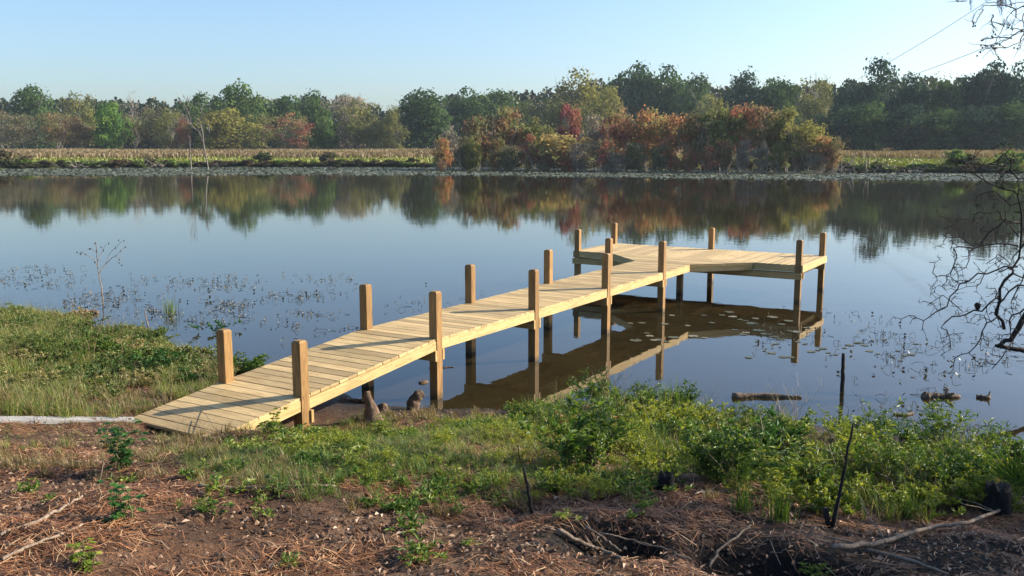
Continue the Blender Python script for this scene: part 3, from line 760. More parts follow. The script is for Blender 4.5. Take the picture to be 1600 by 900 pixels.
# heaps of grey dead branches on the far bank
def brush_pile(px, wd, H, label, seed, n=26):
    d = FW[:2]+RT[:2]*(px-800)/FPX; th = math.atan2(d[1], d[0]); R0 = float(np.interp(th, B_TH, B_R))+0.6
    x = CAM[0]+math.cos(th)*R0; y = CAM[1]+math.sin(th)*R0; r = np.random.default_rng(seed); b = Buf()
    for i in range(n):
        p = np.array([r.uniform(-.5,.5)*wd, r.uniform(-.5,.5)*wd, 0.05]); d3 = np.array([r.normal(), r.normal(), abs(r.normal())*0.5+0.05]); d3 /= np.linalg.norm(d3)
        L = r.uniform(.8,2.2)*H; q = p+d3*np.linspace(0, L, 5)[:,None]+r.normal(size=(5,3))*0.06; q[:,2] = np.abs(q[:,2])
        b.tube(q, np.linspace(0.07,0.03,5), 4, cap=False)
    tag(put('brush_pile', b.mesh('brush_pile', [M_BARK], True), None, (x, y, max(gz(x,y),0))), label, 'dead branches', 'heaps of dead branches on the far bank')
brush_pile(140,5,1.0,'pale grey dead branches lying on the far bank near the left',1)
brush_pile(258,5,1.0,'pale dead branches on the far bank left of the snag',2)
brush_pile(345,3,0.8,'small heap of pale branches right of the dead shore tree',3)
brush_pile(1310,6,1.5,'tangled grey fallen tree top at the right end of the autumn clump',4,50)
brush_pile(1400,6,1.1,'grey brush heap on the right far bank between green shrubs',5,46)
# belt of floating pads in front of the far bank
def pad_band():
    r = np.random.default_rng(41); n = 90000
    px = r.uniform(-200, 1800, n); nearR = np.interp(px, [-200,0,500,800,1100,1600,1800], [274,275,273,275,279,284,285])
    bank = np.interp(px, [p[0] for p in BANKPX], [p[1] for p in BANKPX])
    y = bank-1+(nearR-bank+1)*r.random(n)**0.8+(vnoise(px/40, px*0, 8)-.5)*1.6
    dd = FW+RT*((px-800)/FPX)[:,None]-UP*((y-450)/FPX)[:,None]; P = CAM+dd*(-CAM[2]/dd[:,2])[:,None]
    keep = (vnoise(P[:,0]*.35, P[:,1]*.35, 3)+r.random(n)*0.5 > 0.42) & (far_s(P[:,0], P[:,1]) < 0.5); P = P[keep]; n = len(P)
    P[:,2] = r.uniform(0.01, 0.05, n); a = np.linspace(0, 2*np.pi, 6, endpoint=False); R = r.uniform(0.06,0.17,n)
    tl = r.normal(size=(n,2))*0.15*(r.random(n) < .6)[:,None]
    V = P[:,None,:]+np.stack([np.cos(a)[None]*R[:,None], np.sin(a)[None]*R[:,None], (np.cos(a)[None]*tl[:,:1]+np.sin(a)[None]*tl[:,1:])*R[:,None]+np.abs(tl).sum(1)[:,None]*R[:,None]*0.6], -1)
    put('pad_band', mesh_from('pad_band', V.reshape(-1,3), [np.arange(6*n).reshape(n,6)], [L_PADBAND], {'tint': np.repeat(r.random(n),6)}), kind='stuff', label='grey green belt of floating leaves along the far shore', category='water plants')
pad_band()

# ------------------------------------------------------------------ near vegetation
def arc(r, h, lean, n=7, droop=0.25):
    a = r.uniform(0, 6.283); d = np.array([math.cos(a), math.sin(a)]); t_ = np.linspace(0, 1, n)
    out = lean*(t_**1.4); z = h*(t_-droop*t_**3)
    return np.stack([d[0]*out, d[1]*out, z], -1)+np.concatenate([np.zeros((1,3)), r.normal(size=(n-1,3))*0.012*h/0.4])
def weed(seed, H=0.55, spread=0.3, stems=16, per=34, L=0.045, Wd=0.018, mats=(None,None), base=0.1, side=True, tl=0.5):
    """bushy weed: stems with side shoots, leaves set along them. returns (stem Buf, leaf V,Q,T)"""
    r = np.random.default_rng(seed); sb = Buf(); C=[];D=[]
    for s_ in range(stems):
        p = arc(r, H*r.uniform(0.5,1.05), spread*r.uniform(0.2,1.1)); off = np.append(r.normal(size=2)*base*0.6, 0); p = p+off
        sb.tube(p, np.linspace(0.004,0.0015,len(p)), 3, cap=False)
        shoots = [(p, per)]
        if side:
            for k in range(3):
                i = r.integers(2, len(p)); q = p[i]+arc(r, H*0.22*r.uniform(.5,1.2), H*0.2, 4)
                sb.tube(q, np.linspace(0.002,0.001,4), 3, cap=False); shoots.append((q, per//3))
        for q, m in shoots:
            t_ = r.uniform(0.15, 1, m)*(len(q)-1); i = np.minimum(t_.astype(int), len(q)-2); f = (t_-i)[:,None]
            C.append(q[i]*(1-f)+q[i+1]*f); d = r.normal(size=(m,3)); d[:,2] = np.abs(d[:,2])*0.5+0.15; D.append(d)
    C = np.concatenate(C); D = np.concatenate(D); n = len(C)
    hh = np.clip(C[:,2]/H, 0, 1)
    v, q, t_ = leaves(C, D, L*r.uniform(.6,1.3,n), Wd*r.uniform(.7,1.3,n), None, 0.2, np.clip(r.normal(tl,0.2,n)+0.15*(hh-.5), 0, 1), r)
    return sb, (v, q, t_)
def tuft(seed, n=40, H=0.22, spread=0.6, wd=0.006, tl=0.45, ts=0.2, droop=0.35):
    """grass tuft of bent blades, two quads + tip each"""
    r = np.random.default_rng(seed); a = r.uniform(0, 6.283, n); ln = r.uniform(.1,1,n)*spread; h = H*r.uniform(.5,1.15,n)
    d = np.stack([np.cos(a), np.sin(a)], -1); base = r.normal(size=(n,2))*0.03*(H/.2)
    sdv = np.stack([-d[:,1], d[:,0]], -1); V = []
    for t_, ww in ((0,1),(0.55,0.85),(1,0.05)):
        c = base+d*(ln*h*t_**1.6)[:,None]; z = h*(t_-droop*t_**2.5*ln/spread)
        for sg in (-1, 1): V.append(np.concatenate([c+sdv*wd*ww*sg*0.5, z[:,None]], 1))
    V = np.stack(V, 1).reshape(-1, 3); k = np.arange(n)[:,None]*6
    q = np.concatenate([k+np.array([[0,1,3,2]]), k+np.array([[2,3,5,4]])])
    return V, q, np.repeat(np.clip(r.normal(tl, ts, n), 0, 1), 6)
def scatter(name, variants, pts, rots, scs, mat, label, cat, tj=None, tilt=None, zs=None):
    """bake many small copies into ONE stuff mesh. variants: list of (V,faces,tint)"""
    V=[];F=[];T=[];k=0; r = np.random.default_rng(len(pts))
    which = r.integers(0, len(variants), len(pts))
    for vi, (v, f, t_) in enumerate(variants):
        ids = np.where(which == vi)[0]
        if not len(ids): continue
        c, s = np.cos(rots[ids]), np.sin(rots[ids]); sc = scs[ids]
        x = (v[None,:,0]*c[:,None]-v[None,:,1]*s[:,None])*sc[:,None]+pts[ids,0][:,None]
        y = (v[None,:,0]*s[:,None]+v[None,:,1]*c[:,None])*sc[:,None]+pts[ids,1][:,None]
        z = v[None,:,2]*sc[:,None]+pts[ids,2][:,None]
        m = len(v); V.append(np.stack([x,y,z],-1).reshape(-1,3))
        F.append((f[None]+(np.arange(len(ids))*m)[:,None,None]).reshape(-1, f.shape[1])+k); k += m*len(ids)
        tt = np.repeat(t_[None], len(ids), 0)+(0 if tj is None else tj[ids][:,None]); T.append(np.clip(tt, 0, 1).ravel())
    return put(name, mesh_from(name, np.concatenate(V), [np.concatenate(F)], [mat], {'tint': np.concatenate(T)}), kind='stuff', label=label, category=cat)
def zone_points(n, seed, dens, box=(-8,3,-8.5,11.5)):
    """random ground points kept with probability dens(px,py,s,x,y)"""
    r = np.random.default_rng(seed); x = r.uniform(box[0], box[1], n); y = r.uniform(box[2], box[3], n); z = height(x, y)
    P = np.stack([x,y,z], -1); px, py, dp = proj(P); s = near_s(x, y)
    on_dock = (y > -0.04) & (y < 1.28) & (x > -3.45)
    ok = (dp > 1.2) & (z > -0.05) & ~on_dock
    k = ok & (r.random(n) < dens(px, py, s, x, y)*1.0)
    P = P[k]; return P, r.uniform(0, 6.283, len(P)), r
def smooth(a, b, v): t_ = np.clip((v-a)/(b-a), 0, 1); return t_*t_*(3-2*t_)

# where things grow, read off the photograph: lower limit of the lush belt on the right, of grass in the middle
belt_low = lambda px: np.interp(px, [-200,0,330,420,560,830,900,1000,1100,1200,1350,1600,2000], [640,625,600,590,600,640,735,745,765,790,800,800,800])
grass_low = lambda px: np.interp(px, [-200,0,120,240,400,520,650,800,900,1100,2000], [720,715,735,735,760,800,790,790,770,770,780])

weed_kinds = {}
def bake(seeds, **kw):
    out = []
    for s_ in seeds: out.append(weed(s_, **kw))
    return out
WK = bake(range(700,704), H=0.44, spread=0.26, stems=10, per=22, L=0.062, Wd=0.024, tl=0.5)+bake(range(704,708), H=0.36, spread=0.28, stems=12, per=30, L=0.036, Wd=0.012, tl=0.4)
YK = bake(range(710,715), H=0.22, spread=0.16, stems=10, per=20, L=0.026, Wd=0.014, tl=0.6)
VK = bake(range(720,726), H=0.14, spread=0.24, stems=9, per=24, L=0.034, Wd=0.017, tl=0.5)
# right-hand belt of weeds (ground layer as one mass)
P, R, r = zone_points(16000, 1, lambda px,py,s,x,y: (py < belt_low(px)-8)*(px > 790)*(s > -0.12)*(0.35+0.9*(fbm(x*2.2,y*2.2,41,3) > 0.52))*smooth(780,900,px)*0.10)
scatter('leafy_ground_cover', [w[1] for w in WK], P, R, r.uniform(.4,.8,len(P))*(0.55+1.0*fbm(P[:,0]*2.3,P[:,1]*2.3,46,2)), L_WEED, 'mass of green weeds covering the bank on the right', 'weeds', tj=(fbm(P[:,0]*2,P[:,1]*2,44,2)-.5)*0.9)
P, R, r = zone_points(16000, 2, lambda px,py,s,x,y: ((py < belt_low(px)+6)*(px > 560)*(s > 0.45)*smooth(560,760,px)*(fbm(x*1.9,y*1.9,51,3) > 0.50)*0.16+ (px>1020)*(py>belt_low(px)-60)*(py<belt_low(px)+5)*.12))
scatter('yellow_ground_cover', [w[1] for w in YK], P, R, r.uniform(.6,1.3,len(P)), L_YELLOW, 'low yellow green plants between the weeds on the bank', 'weeds', tj=(fbm(P[:,0]*2,P[:,1]*2,54,2)-.5)*0.8)
LK = bake(range(740,745), H=0.50, spread=0.30, stems=5, per=16, L=0.085, Wd=0.015, tl=0.55)
P, R, r = zone_points(5000, 12, lambda px,py,s,x,y: (px > 800)*(py < belt_low(px)-15)*(s > -0.05)*0.10*(fbm(x*1.1,y*1.1,47,2) > .45))
scatter('long_leaved_weeds', [w[1] for w in LK], P, R, r.uniform(.5,1.15,len(P)), L_WEED, 'long-leaved weed shoots standing above the bushes of the right bank', 'weeds', tj=r.normal(size=len(P))*.2)
def stalk(seed, n=7, H=0.55):
    r = np.random.default_rng(seed); b = Buf()
    for k in range(n):
        p = arc(r, H*r.uniform(.5,1.1), .22, 6, .1)+np.append(r.normal(size=2)*.05, 0); b.tube(p, np.linspace(.0032,.0012,6), 3, r.random(), False)
        for q in range(3):
            i = r.integers(2,6); d = r.normal(size=3); d[2] = abs(d[2]); d /= np.linalg.norm(d); b.tube(np.array([p[i], p[i]+d*.06, p[i]+d*.10+[0,0,.02]]), .0012, 3, r.random(), False)
    V = np.concatenate(b.V); return V, np.concatenate(b.P[4]), np.concatenate(b.A)
ST = [stalk(760+i) for i in range(5)]
P, R, r = zone_points(5000, 13, lambda px,py,s,x,y: ((px > 760)*(py < belt_low(px)+10)+0.6*(px < 360)*(py < 700))*(s > 0.0)*0.24)
scatter('dead_stalks', ST, P, R, r.uniform(.35,1.0,len(P)), L_DRY, 'dead grey brown weed stalks poking out of the greenery', 'dead stalks')
P, R, r = zone_points(60000, 14, lambda px,py,s,x,y: (px > 760)*(py < belt_low(px)+15)*(s > -.02)*smooth(.48,.64,fbm(x*1.9,y*1.9,49,3))*0.30)
scatter('bank_tall_grass', [tuft(780+i, 18, 0.30, .9, .006, .5, .3, .5) for i in range(6)], P, R, r.uniform(.4,1.1,len(P)), L_GRASS, 'tufts of taller mixed green and straw grass between the bushes', 'grass')
P, R, r = zone_points(40000, 15, lambda px,py,s,x,y: (px < 330)*(py < 655)*(s > -.02)*smooth(.42,.6,fbm(x*1.2,y*1.2,59,3)+.16*(px < 130))*0.75)
scatter('left_bank_grass', [tuft(790+i, 20, 0.27, 1.1, .005, .66, .28, .6) for i in range(6)], P, R, r.uniform(.4,1.1,len(P)), L_GRASS, 'yellowing grass mixed into the creeping plants of the left bank', 'grass')
# creeping mat on the left bank
P, R, r = zone_points(30000, 3, lambda px,py,s,x,y: (px < 470)*(py < belt_low(px)+28*(fbm(x*2,y*2,60,2)-.3))*(s > -0.10)*(0.10+0.90*(fbm(x*2.2,y*2.2,61,3) > 0.49))*np.where(px < 110, 0.45, 1)*0.20)
scatter('creeping_plants', [w[1] for w in VK], P, R, r.uniform(.7,1.6,len(P)), L_VINE, 'mat of creeping green plants on the left bank', 'ground cover', tj=(fbm(P[:,0]*1.6,P[:,1]*1.6,64,3)-.42)*1.7)
# grass
GT = [tuft(800+i, 26, 0.13, 1.1+.15*i, 0.0045, 0.42, 0.25, 0.5) for i in range(8)]
P, R, r = zone_points(80000, 4, lambda px,py,s,x,y: (s > 0.35)*(0.10+0.9*smooth(0.42,0.58,fbm(x*1.2,y*1.2,71,3)))*np.where(px < 330, 0.55*(py < grass_low(px)), (py > 655)*(py < grass_low(px)+25*(fbm(x*3,y*3,72,2)-.5)))*0.50*np.where(px > 900, 0.4, 1))
scatter('bank_grass', GT, P, R, r.uniform(.3,1.0,len(P))*np.where((proj(P)[0] < 250)&(np.abs(proj(P)[1]-672) < 24), .35, 1), L_GRASS, 'short green grass on the bank in front of the dock', 'grass', tj=(fbm(P[:,0]*1.5,P[:,1]*1.5,74,2)-.5)*0.6+0.06+0.2*(P[:,1] > 0.5))
DT = [tuft(820+i, 30, 0.15, 1.1, 0.005, 0.5, 0.25, 0.6) for i in range(6)]
P, R, r = zone_points(60000, 5, lambda px,py,s,x,y: (s > 0.3)*(py < grass_low(px)+18)*(0.15+0.85*smooth(0.4,0.6,fbm(x*1.6,y*1.6,81,3)))*np.where(px < 480, 0.5, 0.2)*np.where((px < 140)&(py < 620), 1.6, 1))
scatter('dry_grass', DT, P, R, r.uniform(.3,1.0,len(P))*np.where((proj(P)[0] < 250)&(np.abs(proj(P)[1]-672) < 24), .3, 1), L_DRY, 'matted dry brown grass on the bank', 'grass')
# small herbs in the clearing
HK = bake(range(730,735), H=0.15, spread=0.12, stems=7, per=14, L=0.055, Wd=0.02, side=False, tl=0.5)
P, R, r = zone_points(16000, 6, lambda px,py,s,x,y: (s > 0.8)*(px > 300)*(px < 1050)*(py > 670)*(py < 812)*smooth(0.36,0.55,fbm(x*1.5,y*1.5,91,3))*0.55+ (py>=760)*(px<1300)*0.03*(fbm(x*1.6,y*1.6,92,2) > .5))
scatter('small_herbs', [w[1] for w in HK], P, R, r.uniform(.35,.95,len(P)), L_WEED, 'small leafy herbs in the grass before the dock', 'weeds', tj=(fbm(P[:,0]*2,P[:,1]*2,94,2)-.3)*.8)
P, R, r = zone_points(16000, 16, lambda px,py,s,x,y: (s > 0.5)*(px > 450)*(px < 1000)*(py > 655)*(py < 790)*smooth(0.45,0.6,fbm(x*1.8,y*1.8,191,3))*0.4)
scatter('bright_seedlings', [w[1] for w in YK], P, R, r.uniform(.3,.75,len(P)), L_YELLOW, 'bright yellow green seedlings in the mud and grass by the dock', 'weeds', tj=(fbm(P[:,0]*2,P[:,1]*2,54,2)-.5)*0.8)
# pine straw and fallen leaves
def flat_strips():
    r = np.random.default_rng(90); n = 300000
    x = r.uniform(-7.6, 0.6, n); y = r.uniform(-8, 7, n); z = height(x, y); P = np.stack([x,y,z],-1); px,py,dp = proj(P); s = near_s(x,y)
    clump = fbm(x*2.2, y*2.2, 95, 3)
    w = np.where(py > 760, 1.0, np.where(py > 700, 0.6, 0.25))*(0.06+1.1*smooth(0.42,0.62,clump))
    w = w*np.clip(np.minimum(np.hypot(x-H1[0], y-H1[1])/0.42, np.hypot(x-H2[0], (y-H2[1])/1.3)/0.5)-0.6, 0.04, 1)
    k = (s > 0.8)&(dp > 1)&(r.random(n) < w)&(px > -150)&(px < 1750)&(py < 1050)& ~((y > -0.02)&(y < 1.26)&(x > -3.4)); P = P[k]; n = len(P)
    ang0 = fbm(P[:,0]*0.8, P[:,1]*0.8, 97, 2)*9.0; a = ang0+r.normal(size=n)*1.8
    L = r.uniform(0.06,0.20,n); wd = r.uniform(0.0009,0.0021,n)
    d = np.stack([np.cos(a), np.sin(a)], -1); e = P[:,:2]+d*L[:,None]; m = P[:,:2]+d*(L*.5)[:,None]+np.stack([-d[:,1],d[:,0]],-1)*(r.normal(size=n)*0.05*L)[:,None]
    h0 = P[:,2]+r.uniform(0.002,0.02,n); hm = height(m[:,0],m[:,1])+r.uniform(0.005,0.03,n); h1 = height(e[:,0],e[:,1])+r.uniform(0.002,0.03,n)
    sdv = np.stack([-d[:,1], d[:,0]], -1)*wd[:,None]; V = []
    for c, hh in ((P[:,:2],h0),(m,hm),(e,h1)):
        V.append(np.concatenate([c-sdv, hh[:,None]],1)); V.append(np.concatenate([c+sdv, (hh+wd*.6)[:,None]],1))
    V = np.stack(V,1).reshape(-1,3); q = np.arange(n)[:,None]*6; Q = np.concatenate([q+np.array([[0,1,3,2]]), q+np.array([[2,3,5,4]])])
    put('pine_straw', mesh_from('pine_straw', V, [Q], [L_NEEDLE], {'tint': np.repeat(r.random(n)**1.2,6)}), kind='stuff', label='reddish brown pine needles strewn over the foreground soil', category='pine straw')
    n = 42000; x = r.uniform(-7.6, 0.3, n); y = r.uniform(-8, 7, n); z = height(x,y); P = np.stack([x,y,z+0.012],-1); px,py,dp = proj(P); s = near_s(x,y)
    k = (s > 0.5)&(dp > 1)&(r.random(n) < np.where(py > 700, 0.8, 0.35)*(0.2+smooth(.4,.6,fbm(x*1.7,y*1.7,99,3))))& ~((y > -0.02)&(y < 1.26)&(x > -3.4)); P = P[k]; n = len(P)
    d = r.normal(size=(n,3)); d[:,2] *= 0.25; v,q,t_ = leaves(P, d, r.uniform(.02,.06,n), r.uniform(.012,.032,n), np.array([0,0,1.0])+r.normal(size=(n,3))*0.45, 0.3, r=r)
    put('fallen_leaves', mesh_from('fallen_leaves', v, [q], [L_LITTER], {'tint': r.random(n).repeat(4)**1.3}), kind='stuff', label='dry brown leaves scattered over the bank', category='fallen leaves')
flat_strips()
def crumbs():
    r = np.random.default_rng(92); n = 60000; x = r.uniform(-7.6, 1.6, n); y = r.uniform(-8, 5, n); z = height(x,y); P = np.stack([x,y,z],-1); px,py,dp = proj(P); s = near_s(x,y)
    mud = (s < 0.9)&(px > 480)&(px < 900)
    k = (s > -0.05)&(dp > 1)&(r.random(n) < np.where(mud, 1.0, np.where(py > 690, 0.75, 0.2))*(0.2+smooth(.35,.6,fbm(x*2.7,y*2.7,93,3))))& ~((y > -0.02)&(y < 1.26)&(x > -3.4)); P = P[k]; n = len(P)
    o = np.array([(1,0,0),(0,1,0),(-1,0,0),(0,-1,0),(0,0,1),(0,0,-.6)],float); sz = r.uniform(.004,.016,n)**1.0*r.choice([1,1,1.6], n)
    V = P[:,None,:]+o[None]*sz[:,None,None]*r.uniform(.55,1.3,(n,6,1))+np.array([0,0,.003]); a = r.uniform(0,6.28,n)
    F = np.array([(0,1,4),(1,2,4),(2,3,4),(3,0,4),(1,0,5),(2,1,5),(3,2,5),(0,3,5)])
    t = NT('soil_crumb'); at = attr(t, 'tint'); t.principled(t.ramp(at.outputs['Fac'], [(0,(0.025,0.016,0.011)),(0.6,(0.11,0.065,0.04)),(1,(0.3,0.2,0.13))]), .9)
    put('soil_crumbs', mesh_from('soil_crumbs', V.reshape(-1,3), [(F[None]+(np.arange(n)*6)[:,None,None]).reshape(-1,3)], [t.m], {'tint': np.repeat(r.random(n),6)}), kind='stuff', label='crumbs of dark soil, bark and mud on the bank', category='soil')
crumbs()

# individual bushes and plants that stand out
def bush(px, py, H, spread, kind, label, seed, name='weed_bush', cat='bush', stems=20, per=34, L=0.05, Wd=0.02, tl=0.5, sink=0.0, group=None):
    p = ground(px, py); sb, (v,q,t_) = weed(seed, H=H, spread=spread, stems=stems, per=per, L=L, Wd=Wd, tl=tl, base=spread*0.5)
    t0 = thing(name, label, cat, (p[0], p[1], p[2]-sink), 0, group)
    put('stem', sb.mesh('stem', [M_STEM], True), t0)
    put('foliage', mesh_from('foliage', v, [q], [kind], {'tint': t_}), t0)
    return t0
BG = 'leafy bushes on the right bank'
for i, (px, py, H, sp, kd, lab, st, pr, L, Wd) in enumerate([
 (905,742,0.58,0.34,L_WEED,'tall leafy bush with rusty tips standing left of the right-hand weeds',15,34,0.065,0.022),
 (830,662,0.22,0.25,L_WEED,'pale leafy sprig at the water edge below the fourth walkway post',14,26,0.035,0.015),
 (940,672,0.30,0.34,L_WEED,'bright green bush at the water edge with the reflected fascia behind it',22,34,0.04,0.018),
 (1010,655,0.34,0.34,L_WEED,'light green bush at the shore below the fifth walkway post reflection',22,34,0.045,0.016),
 (1080,690,0.36,0.38,L_YELLOW,'yellow green bush at the shore right of the reedy grass',22,34,0.04,0.018),
 (1140,760,0.48,0.32,L_WEED,'rounded green bush above the pine straw right of the black stump',24,40,0.04,0.02),
 (1190,735,0.42,0.34,L_DEEP,'dark leafy bush in the right bank between rounded and yellow bushes',22,34,0.06,0.026),
 (1240,700,0.34,0.34,L_WEED,'green bush at the shore left of the burnt sapling',22,34,0.04,0.018),
 (1330,740,0.46,0.36,L_YELLOW,'yellow green bush right of the burnt sapling',24,38,0.036,0.016),
 (1400,770,0.42,0.42,L_WEED,'large feathery green bush in the middle of the right bank',30,44,0.028,0.012),
 (1330,700,0.34,0.3,L_WEED,'upright green shoots behind the burnt sapling at the shore',14,30,0.045,0.014),
 (1370,700,0.50,0.16,L_WEED,'tall single leafy shoot standing against the water on the right',6,30,0.05,0.015),
 (1460,700,0.46,0.2,L_WEED,'leaning leafy shoots against the water below the floating wood',8,30,0.055,0.016),
 (1510,790,0.26,0.24,L_YELLOW,'small bright bush left of the dark round stump',16,30,0.03,0.015),
 (1520,740,0.24,0.3,L_WEED,'green bush behind the dark round stump',20,32,0.04,0.018),
 (1585,725,0.22,0.3,L_WEED,'low green bush at the right edge by the water',20,32,0.04,0.018),
 (1430,800,0.20,0.3,L_YELLOW,'low yellow leaved bush at the edge of the pine straw on the right',16,30,0.035,0.018),
 (1290,800,0.20,0.3,L_YELLOW,'bright yellow green seedlings at the foot of the burnt sapling',16,30,0.035,0.02)]):
    bush(px, py, H*1.18, sp, kd, lab, 900+i, L=L*1.15, Wd=Wd*1.15, stems=st, per=pr, tl=.58, group=BG)
bush(900,722,0.60,0.3,L_RUST,'thin rusty orange plant growing through the tall leafy bush',930,'rusty_plant','plant',6,16,0.03,0.016)
LB = 'bushes of the left bank'
for i, (px, py, H, sp, kd, lab, st, pr, L, Wd) in enumerate([
 (385,590,0.36,0.22,L_WEED,'round green bush behind the left side of the ramp',26,36,0.045,0.022),
 (55,560,0.42,0.5,L_VINE,'grassy green mound at the left edge of the bank',26,40,0.05,0.012),
 (120,560,0.38,0.45,L_WEED,'vine covered mound at the left water edge',24,38,0.04,0.02),
 (190,565,0.34,0.4,L_WEED,'leafy vine heap near the water between the mound and the dock',22,38,0.05,0.02),
 (250,580,0.28,0.34,L_DEEP,'dark leafy vines sloping to the water left of the dock',20,34,0.05,0.02),
 (300,600,0.22,0.3,L_DEEP,'dark low plants beside the first left dock post',18,30,0.045,0.02),
 (330,520,0.16,0.4,L_DEEP,'long leafy shoot reaching out over the water towards the first left post',5,20,0.07,0.022)]):
    bush(px, py, H, sp, kd, lab, 950+i, L=L, Wd=Wd, stems=st, per=pr, group=LB)
# broad-leaved young plants
def broad_plant(px, py, H, spread, mat, label, seed, n_st=6, per=9, L=0.09):
    p = ground(px, py); r = np.random.default_rng(seed); sb = Buf(); V=[];Q=[];T=[];k=0
    t0 = thing('leafy_plant', label, 'plant', p, 0)
    for s_ in range(n_st):
        q = arc(r, H*r.uniform(.55,1.05), spread*r.uniform(.2,1), 6, 0.1)+np.append(r.normal(size=2)*0.03, 0); sb.tube(q, np.linspace(.005,.002,6), 4, cap=False)
        for m in range(per):
            i = min(1+m*5//per+r.integers(0,2), 5); a = r.uniform(0, 6.283); d = np.array([math.cos(a), math.sin(a), r.uniform(-.1,.35)])
            st = q[i]; e = st+d*L*0.5; sb.tube(np.array([st, e]), 0.0015, 3, cap=False)
            # lobed leaf: three leaflets from the stalk end
            for da in (-0.9, -0.35, 0.35, 0.9):
                d2 = np.array([math.cos(a+da), math.sin(a+da), d[2]-0.15]); ll = L*(1.0 if abs(da) < .5 else .75)*r.uniform(.85,1.1)
                v,qq,tt = leaves(e[None], d2[None], ll, ll*0.62, np.array([[r.normal()*.2, r.normal()*.2, 1.0]]), 0.1, np.array([r.random()]), r)
                V.append(v); Q.append(qq+k); T.append(tt); k += len(v)
    put('stem', sb.mesh('stem', [M_STEM], True), t0)
    put('foliage', mesh_from('foliage', np.concatenate(V), [np.concatenate(Q)], [mat], {'tint': np.concatenate(T)}), t0)
broad_plant(192,738,0.40,0.18,L_DEEP,'broad-leaved green plant standing in front of the grey plank on the left',1,9,9,0.062)
broad_plant(190,812,0.20,0.10,L_DEEP,'small broad-leaved seedling in the pine straw at lower left',2,5,6,0.05)
broad_plant(132,895,0.13,0.06,L_YELLOW,'yellow green seedling at the bottom edge on the left',3,5,6,0.04)
broad_plant(424,690,0.30,0.11,L_YELLOW,'bright yellow green plant beside the right end of the ramp',4,7,8,0.05)
broad_plant(600,682,0.22,0.16,L_YELLOW,'bright green plant at the foot of the pointed cypress knee',5,8,8,0.045)
broad_plant(440,775,0.12,0.08,L_WEED,'small bright weed beside the long stick',6,5,6,0.035)
broad_plant(1225,740,0.32,0.14,L_WEED,'large-leaved light green plant on the right bank left of the burnt sapling',7,6,7,0.07)
broad_plant(340,805,0.08,0.06,L_WEED,'tiny rosette weed in the brown straw at lower left',8,4,5,0.035)
# reedy grass tufts
def reeds(px, py, H, n, label, seed, mat=L_GRASS, spread=0.5, wd=0.008, tl=.45):
    p = ground(px, py); v,q,t_ = tuft(seed, n, H, spread, wd, tl, .15, .3)
    v[:,:2] += 0
    tag(put('grass_clump', mesh_from('grass_clump', v, [q], [mat], {'tint': t_}), None, p), label, 'grass clump', 'clumps of long grass on the bank')
reeds(1050,650,0.55,50,'long thin reeds rising against the water right of the dock reflection',1)
reeds(1095,660,0.40,40,'arching reeds beside the taller ones at the right shore',2)
reeds(265,490,0.42,50,'fine upright grass at the water edge on the left bank',3)
reeds(1480,700,0.35,40,'short reeds at the shore below the floating wood',4)
reeds(1220,815,0.26,60,'soft bright grass tuft below the rounded bush',5,tl=.3)
reeds(1160,800,0.22,50,'soft grass tuft right of the black stump',6,tl=.35)
reeds(30,600,0.35,110,'long pale grass flopping over at the left edge',7,tl=.7,spread=.9)
reeds(70,560,0.35,110,'green yellow grass heap on the left mound',8,tl=.55,spread=.9)
reeds(5,640,0.3,90,'dry tufted grass at the left edge by the grey plank',9,L_DRY,.8)
# palmetto fan at the right edge
def palmetto(px, py):
    p = ground(px, py); r = np.random.default_rng(5); t0 = thing('palmetto', 'stiff green palmetto fan at the right edge beside the dark stump', 'plant', p)
    for k in range(2):
        b = Buf(); base = np.array([0,0,0.02]); top = np.array([0.02*k, -0.05+0.1*k, 0.13])
        b.tube([base, top], 0.004, 4)
        for a in np.linspace(-1.2, 1.2, 13):
            d = np.array([0.2*math.sin(a*2), math.sin(a), math.cos(a)]); L = 0.30
            v,q,t_ = leaves(top[None], d[None], L, 0.022, np.array([[-1.0,-.3,0.2]]), 0.2, np.array([0.5+0.3*r.random()]), r); b.add(v, [q], t_)
        put('frond', b.mesh('frond', [L_WEED]), t0)
palmetto(1592,785)

# ------------------------------------------------------------------ wood lying about
def path_stick(name, pxs, rad, mat, label, cat, lift=0.015, seed=0, sides=6, group=None, taper=0.6, side_twigs=0, jit=0.0035):
    r = np.random.default_rng(seed); pts = []
    for q in pxs:
        g = ground(q[0], q[1]); g[2] += lift+(q[2] if len(q) > 2 else 0); pts.append(g)
    pts = np.array(pts); n = max(12, len(pts)*4); t_ = np.linspace(0, len(pts)-1, n)
    P = np.stack([np.interp(t_, np.arange(len(pts)), pts[:,k]) for k in range(3)], -1)+r.normal(size=(n,3))*jit
    o0 = P[0].copy(); b = Buf(); b.tube(P-o0, np.linspace(rad, rad*taper, n)*r.uniform(.9,1.1,n), sides)
    for k in range(side_twigs):
        i = r.integers(2, n-1); d = r.normal(size=3); d[2] = abs(d[2])*.4; d /= np.linalg.norm(d)
        q = P[i]-o0+d*np.linspace(0, rad*18, 5)[:,None]+r.normal(size=(5,3))*rad*.4; b.tube(q, np.linspace(rad*.35, rad*.15, 5), 4)
    return tag(put(name, b.mesh(name, [mat], True), None, o0), label, cat, group)
SG2 = 'sticks and fallen branches on the foreground'
path_stick('stick', [(310,765),(370,768),(430,767),(480,762),(525,765)], 0.012, M_STICK, 'long straight stick lying across the ground left of centre', 'stick', 0.02, 1, group=SG2)
path_stick('stick', [(0,842),(60,822),(100,798),(128,782)], 0.012, M_STICK, 'pale curved stick at the left edge of the foreground', 'stick', 0.02, 2, group=SG2)
